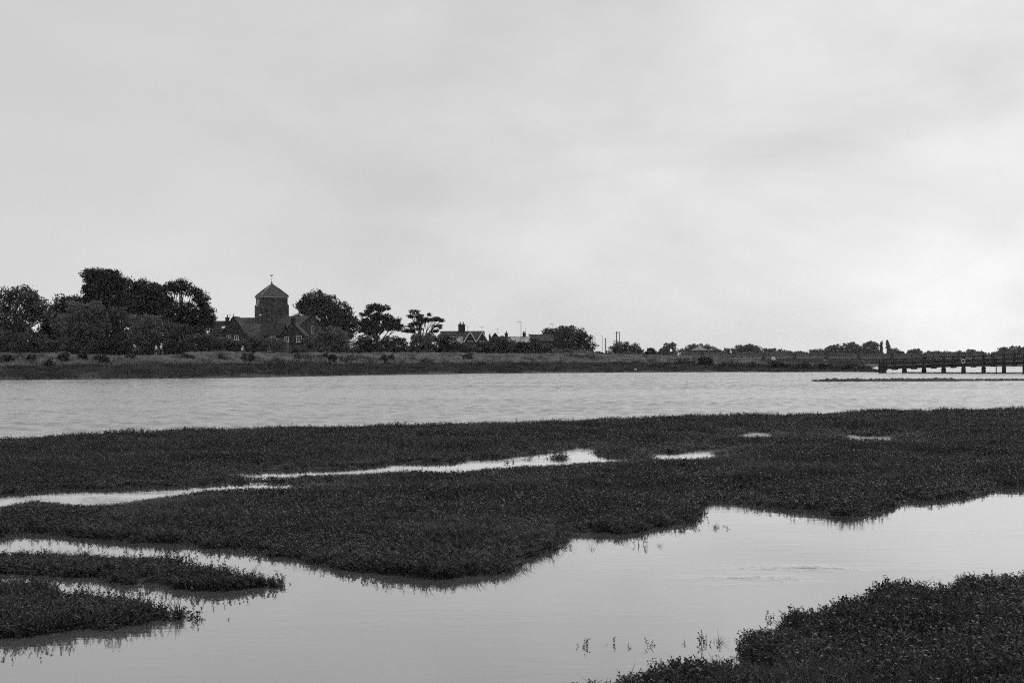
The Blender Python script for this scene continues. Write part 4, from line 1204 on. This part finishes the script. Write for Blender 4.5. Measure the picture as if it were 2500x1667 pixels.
# ------------------------------------------------------------------ lamp posts and poles
def lamp_post(label, px, ytop, D, arm, group='street lamps', m='steel', r=.085):
    z0 = gz(px, D) - .1
    t = empty('street_lamp', (X(px, D), D, z0), 0, label, 'street lamp', group)
    h = Z(ytop, D) - z0
    MB().tube([(0, 0, 0), (0, 0, 1.2), (0, 0, 1.25), (0, 0, h)], [r * 1.5, r * 1.5, r, r * .75], 8).build('post', M[m], t, smooth=True)
    MB().tube([(0, 0, h - .06), (arm * .5, 0, h), (arm, 0, h)], [.05, .05, .045], 6).build('arm', M[m], t)
    MB().box((arm * 1.28, 0, h - .02), (abs(arm) * .62, .3, .16)).build('lamp_head', M['iron'], t)
    return t


lamp_post('tall street lamp rising behind the long pale roof', 1272, 785, 345, -.45)
lamp_post('street lamp whose head just clears the large rounded tree', 1350, 791, 450, -.55, r=.1)
lamp_post('thin pale street lamp standing in the open gap', 1471, 819, 440, -.35, r=.06)
lamp_post('street lamp beside the telegraph pole', 1512.5, 810, 440, -.35, r=.13, m='bark')
for lab, px, yt, r_p in (('bare telegraph pole behind the lower round tree', 1505.5, 809, .15), ('stubby leaning wooden pole with a dark box at its foot', 1479, 825, .12)):
    D = 440 if px > 1490 else 400
    z0 = gz(px, D) - .2
    t = empty('wooden_pole', (X(px, D), D, z0), 0, lab, 'pole', 'wooden poles')
    h = Z(yt, D) - z0
    MB().tube([(0, 0, 0), (-.1 if px < 1490 else 0, 0, h)], [r_p * 1.2, r_p], 8).build('pole', M['bark'], t, smooth=True)
    if px < 1490: MB().box((.1, -.25, .95), (.55, .4, 1.5)).box((.1, -.25, 1.73), (.62, .47, .06)).build('cabinet', M['iron'], t)
    else: MB().beam((-.5, -.16, h - .5), (.5, -.16, h - .5), .1, .12).build('crossarm', M['bark'], t)
D = 300.0
t = empty('lantern_post', (X(635.5, D), D, gz(635, D) - .1), 0, 'lamp post with a white lantern in front of the church tower', 'street lamp')
h = Z(771, D) - t.location.z
MB().tube([(0, 0, 0), (0, 0, 1), (0, 0, h)], [.09, .07, .05], 8).build('post', M['iron'], t, smooth=True)
MB().tube([(0, 0, h), (0, 0, h + .06), (0, 0, h + .22)], [.14, .26, .22], 8).build('lantern', M['white'], t)
MB().tube([(0, 0, h + .22), (0, 0, h + .34)], [.27, .05], 8).build('lantern_cap', M['white'], t)

# ------------------------------------------------------------------ far viaduct with picket railing
va, vb = Vector((X(1640, 470), 470, 0)), Vector((X(2760, 430), 430, 0))
vz = lambda s: Z(866.5, 470) + (Z(875.0, 430) - Z(866.5, 470)) * min(1.0, s * 1.15)
def vpt(s, z=0): return va.lerp(vb, s) + Vector((0, 0, vz(s) + z))
vd = empty('viaduct', (va.x, va.y, 0), 0, 'long low far viaduct with a picket railing and dark piers', 'viaduct')
def vl(p): return p - va
NB = 14
mb = MB()
for i in range(NB * 2): mb.beam(vl(vpt(i / (NB * 2), -.18)), vl(vpt((i + 1) / (NB * 2), -.18)), 2.4, .32)
mb.build('deck', M['rail_grey'], vd)
mb = MB()
for i in range(NB * 2):
    mb.beam(vl(vpt(i / (NB * 2), .98)) + Vector((0, -1.1, 0)), vl(vpt((i + 1) / (NB * 2), .98)) + Vector((0, -1.1, 0)), .1, .12)
    mb.beam(vl(vpt(i / (NB * 2), .12)) + Vector((0, -1.1, 0)), vl(vpt((i + 1) / (NB * 2), .12)) + Vector((0, -1.1, 0)), .08, .08)
n_p = int((vb - va).length / .55)
for i in range(n_p):
    p = vl(vpt((i + .5) / n_p, 0)) + Vector((0, -1.1, 0)); mb.beam(p + Vector((0, 0, .1)), p + Vector((0, 0, .95)), .22, .06)
mb.build('railing', M['rail_grey'], vd)
for i in range(NB + 1):
    p = vl(vpt(i / NB, 0)); gzp = -1.0
    MB().beam((p.x, p.y, gzp), (p.x, p.y, p.z - .36), .9, 1.8).box((p.x, p.y - 1.12, p.z + .42), (.75, .4, 1.5)).build('pier', M['bark'], vd)

# ------------------------------------------------------------------ timber trestle bridge
ba = Vector((X(2158, 252), 252.0, 0)); bb_ = Vector((X(2500, 243), 243.0, 0))
ext = 1.75
be = ba + (bb_ - ba) * ext
br = empty('timber_bridge', (ba.x, ba.y, 0), 0, 'dark timber trestle bridge ramping up over the river on square piles', 'bridge')
nb = 7                                    # bays inside the frame
dv = (bb_ - ba); sv = Vector((-dv.y, dv.x, 0)).normalized() * -1     # toward the camera side
if sv.y > 0: sv = -sv
Wd = 1.5
ba = ba - sv * Wd; bb_ = bb_ - sv * Wd; br.location = (ba.x, ba.y, 0)
def bz(s): return 1.28 + min(s, 1.35) * .90                              # deck level
def bp_(s, z, off): p = dv * s + sv * off; return Vector((p.x, p.y, bz(s) + z))
tot = int(nb * ext)
mb = MB()
for i in range(tot):
    s0, s1_ = i / nb, (i + 1) / nb
    for off in (Wd, 0, -Wd): mb.beam(bp_(s0, -.42, off), bp_(s1_, -.42, off), .28, .45)
mb.build('deck_beam', M['timber'], br)
mb = MB()
for i in range(tot): mb.beam(bp_(i / nb, -.11, 0), bp_((i + 1) / nb, -.11, 0), 2 * Wd + .5, .14)
mb.build('deck', M['timber'], br)
for off in (Wd + .1, -Wd - .1):
    mb = MB()
    for i in range(tot): mb.beam(bp_(i / nb, 1.13, off), bp_((i + 1) / nb, 1.13, off), .16, .13)
    mb.build('handrail', M['timber'], br)
    mb = MB()
    for zc_, hh in ((.50, .22), (.22, .26)):
        for i in range(tot): mb.beam(bp_(i / nb, zc_, off), bp_((i + 1) / nb, zc_, off), .07, hh)
    mb.build('side_boarding', M['timber'], br)
for i in range(2 * tot + 1):
    s0 = i / (2 * nb)
    for off in (Wd, -Wd):
        p = bp_(s0, .5, off * 1.0)
        wide = .24 if i % 2 == 0 else .17
        MB().box((p.x, p.y, p.z), (wide, .16, 1.34), math.atan2(dv.y, dv.x)).build('rail_post', M['timber'], br)
for i in range(tot + 1):
    s0 = i / nb
    p = bp_(s0, -.74, 0)
    MB().beam(bp_(s0, -.76, Wd + .35), bp_(s0, -.76, -Wd - .35), .3, .22).build('pile_cap', M['timber'], br)
    if i == 0: continue
    for off in (Wd - .1, -Wd + .1):
        q = bp_(s0, 0, off)
        MB().beam((q.x, q.y, -1.2), (q.x, q.y, bz(s0) - .88), .40, .42).build('pile', M['timber'], br)
for i in range(tot):
    s0 = (i + .5) / nb
    MB().beam(bp_(s0, -.74, Wd + .25), bp_(s0, -.74, -Wd - .25), .7, .18).build('cross_beam', M['timber'], br)
mb = MB()
for i in range(1, tot): mb.beam(dv * (i / nb) + sv * (Wd + .17) + Vector((0, 0, .09)), dv * ((i + 1) / nb) + sv * (Wd + .17) + Vector((0, 0, .09)), .14, .16)
mb.build('waling', M['timber'], br)
ab = MB()
an = math.atan2(dv.y, dv.x)
for k in range(4):
    p = dv * -.02 + sv * (Wd - k * 1.0); ab.box((p.x, p.y, .35), (.9, .5, 3.0), an)
p = dv * -.03; ab.box((p.x, p.y, .1), (.55, 2 * Wd + .4, 2.2), an)
ab.build('abutment', M['timber'], br)
for dx in (-.32, .32):
    p = dv * -.02 + sv * (Wd + .05) + dv.normalized() * dx
    MB().box((p.x, p.y, 1.9), (.26, .26, 1.1), an).build('gate_post', M['timber'], br)
# life ring on the rail
p = ba + dv * ((2355 - 2158) / 342.0 * 1.0) + sv * (Wd + .3)
s0 = ((p - ba).dot(dv)) / dv.length_squared
lr = empty('life_ring', (p.x, p.y, bz(s0) + .28), an, 'white life ring hanging on the bridge rail', 'life ring')
R_, r_t = .3, .085
def torus(a0, a1, R_, r_t, name, m, par):
    vs = []; fs = []; nu = max(3, int(28 * (a1 - a0) / 6.283)); nv = 8
    for i in range(nu + 1):
        a = a0 + (a1 - a0) * i / nu
        for k in range(nv):
            b = 2 * math.pi * k / nv
            vs.append(((R_ + r_t * math.cos(b)) * math.cos(a), r_t * math.sin(b), (R_ + r_t * math.cos(b)) * math.sin(a)))
    for i in range(nu):
        for k in range(nv): fs.append((i * nv + k, i * nv + (k + 1) % nv, (i + 1) * nv + (k + 1) % nv, (i + 1) * nv + k))
    return MB().add(vs, fs).build(name, M[m], par, smooth=True)
torus(0, 2 * math.pi, R_, r_t, 'ring', 'white', lr)
for a in (0, math.pi):
    torus(a - .22, a + .22, R_, r_t * 1.08, 'band', 'cloth_dark', lr)
# pole in the water by the bridge
q = ba + dv * ((2430 - 2158) / 342.0) + sv * (-Wd - 1.2)
t = empty('mooring_post', (q.x, q.y, -1.0), 0, 'slim upright pole standing in the water behind the bridge', 'pole')
MB().tube([(0, 0, 0), (0, 0, 3.9)], [.1, .08], 8).build('post', M['timber'], t)
MB().tube([(0, 0, 3.9), (0, 0, 3.98)], [.12, .02], 8).build('cap', M['iron'], t)
# plank landing before the abutment
D = 268.0
t = empty('landing_stage', (X(2136, D), D, gz(2136, D)), 0, 'pale plank landing beside the bridge abutment', 'landing stage')
zl = Z(891.5, D) - t.location.z
mb = MB()
for i in range(6): mb.box((0, -1.0 + i * .42, zl), (2.6, .38, .1))
mb.build('planks', M['timber_grey'], t)
for x in (-1.1, 1.1):
    for y in (-.8, .8): MB().box((x, y, (zl - .05 - .5) / 2), (.16, .16, zl - .05 + .5)).build('leg', M['timber'], t)
# white disc sign, tilted white board, gull
D = 300.0
t = empty('round_sign', (X(1888, D), D, gz(1888, D) - .2), math.radians(12), 'white round sign with a grey centre on a post, beyond the scrub', 'sign')
zc_ = Z(875.5, D) - t.location.z
MB().tube([(0, 0, 0), (0, 0, zc_ + .3)], .05, 8).build('post', M['steel'], t)
MB().tube([(0, -.06, zc_), (0, -.085, zc_ + .012)], .46, 20).build('disc', M['white'], t)
MB().tube([(0, -.09, zc_ + .014), (0, -.098, zc_ + .018)], .2, 16).build('centre', M['steel'], t)
for lab, px, py, D, w, hgt in (('small white board tilted in the field beside the black shrub', 1752, 875.5, 300, .55, .3), ('small white board leaning near the bridge ramp', 2012, 880, 300, .55, .3)):
    t = empty('board', (X(px, D), D, gz(px, D) - .1), 0, lab, 'board', 'small white boards')
    zc_ = Z(py, D) - t.location.z
    MB().box((0, 0, zc_), (w, .06, hgt), 0, -.35, -.35).build('panel', M['white'], t)
    MB().box((.05, .12, zc_ / 2 - .1), (.07, .07, zc_ + .1)).build('leg', M['timber_grey'], t)
D = 259.0
zb_ = Z(902.5, D)
t = empty('gull', (X(1551, D), D, zb_ - .3), 0, 'white bird resting on the waterside grass past the large tree', 'bird')
MB().tube([(-.34, 0, .38), (-.22, 0, .34), (0, 0, .3), (.16, 0, .36), (.22, 0, .47), (.25, 0, .53), (.31, 0, .53)], [.015, .08, .14, .11, .06, .065, .02], 10).build('body', M['white'], t, smooth=True)
MB().tube([(-.42, .02, .4), (-.2, .1, .4), (.06, .11, .36)], [.02, .06, .04], 8).tube([(-.42, -.02, .4), (-.2, -.1, .4), (.06, -.11, .36)], [.02, .06, .04], 8).build('wing', M['steel'], t, smooth=True)
MB().tube([(.3, 0, .53), (.37, 0, .515)], [.022, .008], 6).build('beak', M['iron'], t)
for y in (-.05, .05): MB().tube([(0, y, .2), (0, y, -.05)], .014, 5).build('leg', M['iron'], t)

# ------------------------------------------------------------------ people
def skin_obj(name, verts, edges, radii, m, parent, sub=1):
    me = bpy.data.meshes.new(name + '_source')
    me.from_pydata(verts, edges, [])
    o = bpy.data.objects.new(name + '_source', me)
    COL.objects.link(o)
    md = o.modifiers.new('skin', 'SKIN'); md.use_smooth_shade = True
    if not me.skin_vertices: me.skin_vertices.new()
    sl = me.skin_vertices[0]
    for i, r in enumerate(radii): sl.data[i].radius = r if isinstance(r, tuple) else (r, r)
    sl.data[0].use_root = True
    if sub:
        sb = o.modifiers.new('sub', 'SUBSURF'); sb.levels = sub; sb.render_levels = sub
    dg = bpy.context.evaluated_depsgraph_get()
    ev = o.evaluated_get(dg)
    nm = bpy.data.meshes.new_from_object(ev)
    bpy.data.objects.remove(o)
    nm.name = name
    nm.materials.clear()
    return link_mesh(name, nm, M[m], parent)


def person(label, px, D, facing, group, h=1.74, lean=0.1, hips=(0.3, -0.3), knees=(0.1, 0.35), arms=((-.3, .25), (.35, .4)), out=(.1, .1), top='cloth_white', legs='cloth_dark', short=True,
           hat=None, hair='hair', sit=False, drop=0.0):
    """facing: heading in degrees, 0 = toward the camera, 90 = toward photo right"""
    k = h / 1.74
    root = empty('person', (X(px, D), D, gz(px, D) - .02), math.radians(facing), label, 'person', group)
    pz = (.93 if not sit else .24)
    def fwd(a): return Vector((0, -math.sin(a), -math.cos(a)))
    pel = Vector((0, 0, pz))
    upv = Vector((0, -math.sin(lean), math.cos(lean)))
    fw = Vector((0, -math.cos(lean), -math.sin(lean)))
    sp = pel + upv * .2; chst = pel + upv * .42; nk = pel + upv * .57; hb = pel + upv * .63 + fw * .02; hd = hb + Vector((0, -.02, .09)); ht = hd + Vector((0, 0, .075))
    v = [pel, sp, chst, nk, hb, hd, ht, hd + Vector((0, -.105, -.03)), hd + Vector((.085, 0, -.01)), hd + Vector((-.085, 0, -.01)), hd + Vector((0, -.06, -.09))]
    e = [(0, 1), (1, 2), (2, 3), (3, 4), (4, 5), (5, 6), (5, 7), (5, 8), (5, 9), (5, 10)]
    r = [(.155, .11), (.135, .1), (.165, .11), .06, .06, (.078, .095), .05, .018, .02, .02, .035]
    sh_v, el_v, th_v, kn_v, an_v = [], [], [], [], []
    for i, s in enumerate((-1, 1)):
        b = len(v)
        hip = pel + Vector((s * .095, 0, -.04))
        a = hips[i]; kn = hip + (fwd(a) + Vector((s * .04, 0, 0))).normalized() * .43
        a2 = a - knees[i]; an = kn + fwd(a2) * .42
        toe = an + Vector((0, -.15, -.05)) if not sit else an + Vector((0, -.16, 0))
        v += [hip, kn, an, toe]; e += [(0, b), (b, b + 1), (b + 1, b + 2), (b + 2, b + 3)]
        r += [(.09, .09), .058, .04, .035]
        th_v.append(hip); kn_v.append(kn); an_v.append((an, toe))
        b = len(v)
        sh_ = chst + Vector((s * .175, 0, .03)); ap, eb = arms[i]
        el = sh_ + (fwd(ap) + Vector((s * out[i] * 2, 0, 0))).normalized() * .29
        wr_d = (fwd(ap + eb) + Vector((s * out[i], 0, 0))).normalized(); wr_ = el + wr_d * .25; pm = wr_ + wr_d * .085
        v += [sh_, el, wr_, pm]; e += [(2, b), (b, b + 1), (b + 1, b + 2), (b + 2, b + 3)]
        r += [(.06, .06), .042, .028, (.04, .02)]
        sh_v.append(sh_); el_v.append(el)
        side = wr_d.cross(Vector((1, 0, 0)));  side = side.normalized() if side.length > .1 else Vector((0, 1, 0))
        for q, (of, ln) in enumerate(((-.03, .065), (-.01, .08), (.01, .075), (.03, .06))):
            f = len(v)
            m1 = pm + side * of + wr_d * ln * .5; m2 = m1 + (wr_d * .8 + Vector((-s * .5, 0, 0))).normalized() * ln * .5
            v += [m1, m2]; e += [(b + 3, f), (f, f + 1)]; r += [.009, .008]
        f = len(v)
        t1 = wr_ + wr_d * .03 + side * -.04; v += [t1, t1 + wr_d * .035 + side * -.02]; e += [(b + 2, f), (f, f + 1)]; r += [.011, .009]
    v = [tuple(p * k) for p in v]
    r = [tuple(x * k for x in q) if isinstance(q, tuple) else q * k for q in r]
    skin_obj('body', v, e, r, 'skin', root)
    # top
    cv = [pel + upv * .02, sp, chst, nk - upv * .05]; ce = [(0, 1), (1, 2), (2, 3)]; cr = [(.185, .14), (.175, .135), (.195, .14), .085]
    for i in range(2):
        b = len(cv); mid = sh_v[i].lerp(el_v[i], .75)
        cv += [sh_v[i], mid]; ce += [(2, b), (b, b + 1)]; cr += [.085, .07]
    skin_obj('shirt', [tuple(p * k) for p in cv], ce, [tuple(x * k for x in q) if isinstance(q, tuple) else q * k for q in cr], top, root)
    cv = [pel + upv * .06, pel + Vector((0, 0, -.02))]; ce = [(0, 1)]; cr = [(.175, .13), (.18, .135)]
    for i in range(2):
        b = len(cv); cv += [th_v[i] + Vector((0, 0, -.05)), th_v[i].lerp(kn_v[i], .85)]; ce += [(1, b), (b, b + 1)]; cr += [.105, .09]
        if not short:
            cv += [kn_v[i], an_v[i][0]]; ce += [(b + 1, b + 2), (b + 2, b + 3)]; cr += [.075, .06]
    skin_obj('shorts' if short else 'trousers', [tuple(p * k) for p in cv], ce, [tuple(x * k for x in q) if isinstance(q, tuple) else q * k for q in cr], legs, root)
    for i in range(2):
        a_, t_ = an_v[i]
        MB().tube([tuple((a_ + Vector((0, .05, -.03))) * k), tuple((a_ + Vector((0, -.03, -.02))) * k), tuple((t_ + Vector((0, -.02, 0))) * k)], [.045 * k, .055 * k, .035 * k], 8).build('shoe', M['cloth_dark'], root, smooth=True)
    hc = hd * k
    if hat:
        MB().tube([hc + Vector((0, .0, .02)), hc + Vector((0, .0, .07)), hc + Vector((0, 0, .12)), hc + Vector((0, 0, .14))], [.105, .1, .07, .02], 10).tube(
            [hc + Vector((0, -.06, .035)), hc + Vector((0, -.19, .02))], [.08, .05], 8).build('cap', M[hat], root, smooth=True)
    MB().tube([hc + Vector((0, .055, -.07)), hc + Vector((0, .03, .0)), hc + Vector((0, .015, .06)), hc + Vector((0, .0, .105)), hc + Vector((0, 0, .115))], [.06, .095, .095, .055, .01], 10).build('hair', M[hair], root, smooth=True)
    return root


GP = 'people on the far bank path'
person('person in dark clothes and pale cap holding one arm straight out', 324, 212.5, 75, GP, top='cloth_dark', short=False, hat='cloth_white', arms=((1.45, .1), (.2, .3)), lean=.25, hips=(.1, -.1), knees=(.05, .1), out=(.05, .1))
person('person in dark clothes stooping in front of the one with an outstretched arm', 338, 213, -80, GP, top='cloth_dark', short=False, lean=.75, arms=((.5, .3), (.7, .4)), hips=(.15, -.2), knees=(.2, .2), hair='hair_pale')
person('walker in a white shirt and dark shorts, behind a companion in white', 380.5, 212, 80, GP, h=1.72, hair='hair')
person('walker in a white shirt and pale cap, a step ahead of a companion', 392.5, 212.3, 80, GP, h=1.78, hat='cloth_white', hips=(-.35, .38), knees=(.3, .05), arms=((.35, .4), (-.3, .2)))
person('person in a white top glimpsed behind the bush under the pointed gable', 590, 232, 70, GP, h=1.7, hat='cloth_white', lean=.3)
person('person in black standing below the lantern post', 657, 236, 10, GP, top='cloth_dark', short=False, hips=(.05, -.05), knees=(0, .05), arms=((0, .2), (.1, .3)))
GQ = 'distant people on the path'
person('person in black on the path, wider of two under the large tree', 1364, 405, 20, GQ, top='cloth_dark', short=False, hair='hair_pale')
person('person in dark clothes with pale cap, taller of two under the large tree', 1373.5, 407, -30, GQ, top='cloth_dark', short=False, h=1.8, hat='cloth_white', lean=.15)
person('person in a pale shirt bending, beside the stubby wooden pole', 1494, 385, 60, GQ, top='cloth_mid', short=False, lean=.4, arms=((.9, .3), (.5, .3)))
person('person in dark clothes, first of the trio under the telegraph pole tree', 1524, 432, 60, GQ, top='cloth_dark', short=False)
person('person in a pale top, middle of the trio under the telegraph pole tree', 1531, 432, 20, GQ, top='cloth_mid', short=False, hat='cloth_white')
person('person in a white top, last of the trio under the telegraph pole tree', 1538, 433, -40, GQ, top='cloth_white', short=True)
SIT = dict(sit=True, lean=-.15, hips=(1.35, 1.25), knees=(1.0, .8), arms=((-.4, .2), (.6, .6)))
person('person in dark clothes sitting on the grass past the standing trio', 1555, 431, 20, GQ, top='cloth_dark', short=False, hat='cloth_white', **SIT)
person('person in white sitting on the grass at the end of the group', 1562, 432, -50, GQ, top='cloth_white', short=True, **SIT)

# ------------------------------------------------------------------ thin sea haze
hm = bpy.data.materials.new('haze'); hm.use_nodes = True
hn = hm.node_tree
for n_ in list(hn.nodes): hn.nodes.remove(n_)
ho = hn.nodes.new('ShaderNodeOutputMaterial'); pv = hn.nodes.new('ShaderNodeVolumePrincipled')
pv.inputs['Color'].default_value = g(0.9); pv.inputs['Density'].default_value = 0.00007; pv.inputs['Anisotropy'].default_value = 0.3
hn.links.new(pv.outputs[0], ho.inputs['Volume'])
tag(MB().box((0, 1150, 22), (5200, 2900, 48)).build('haze', hm), 'thin pale haze over the river and fields', None, None, 'stuff')
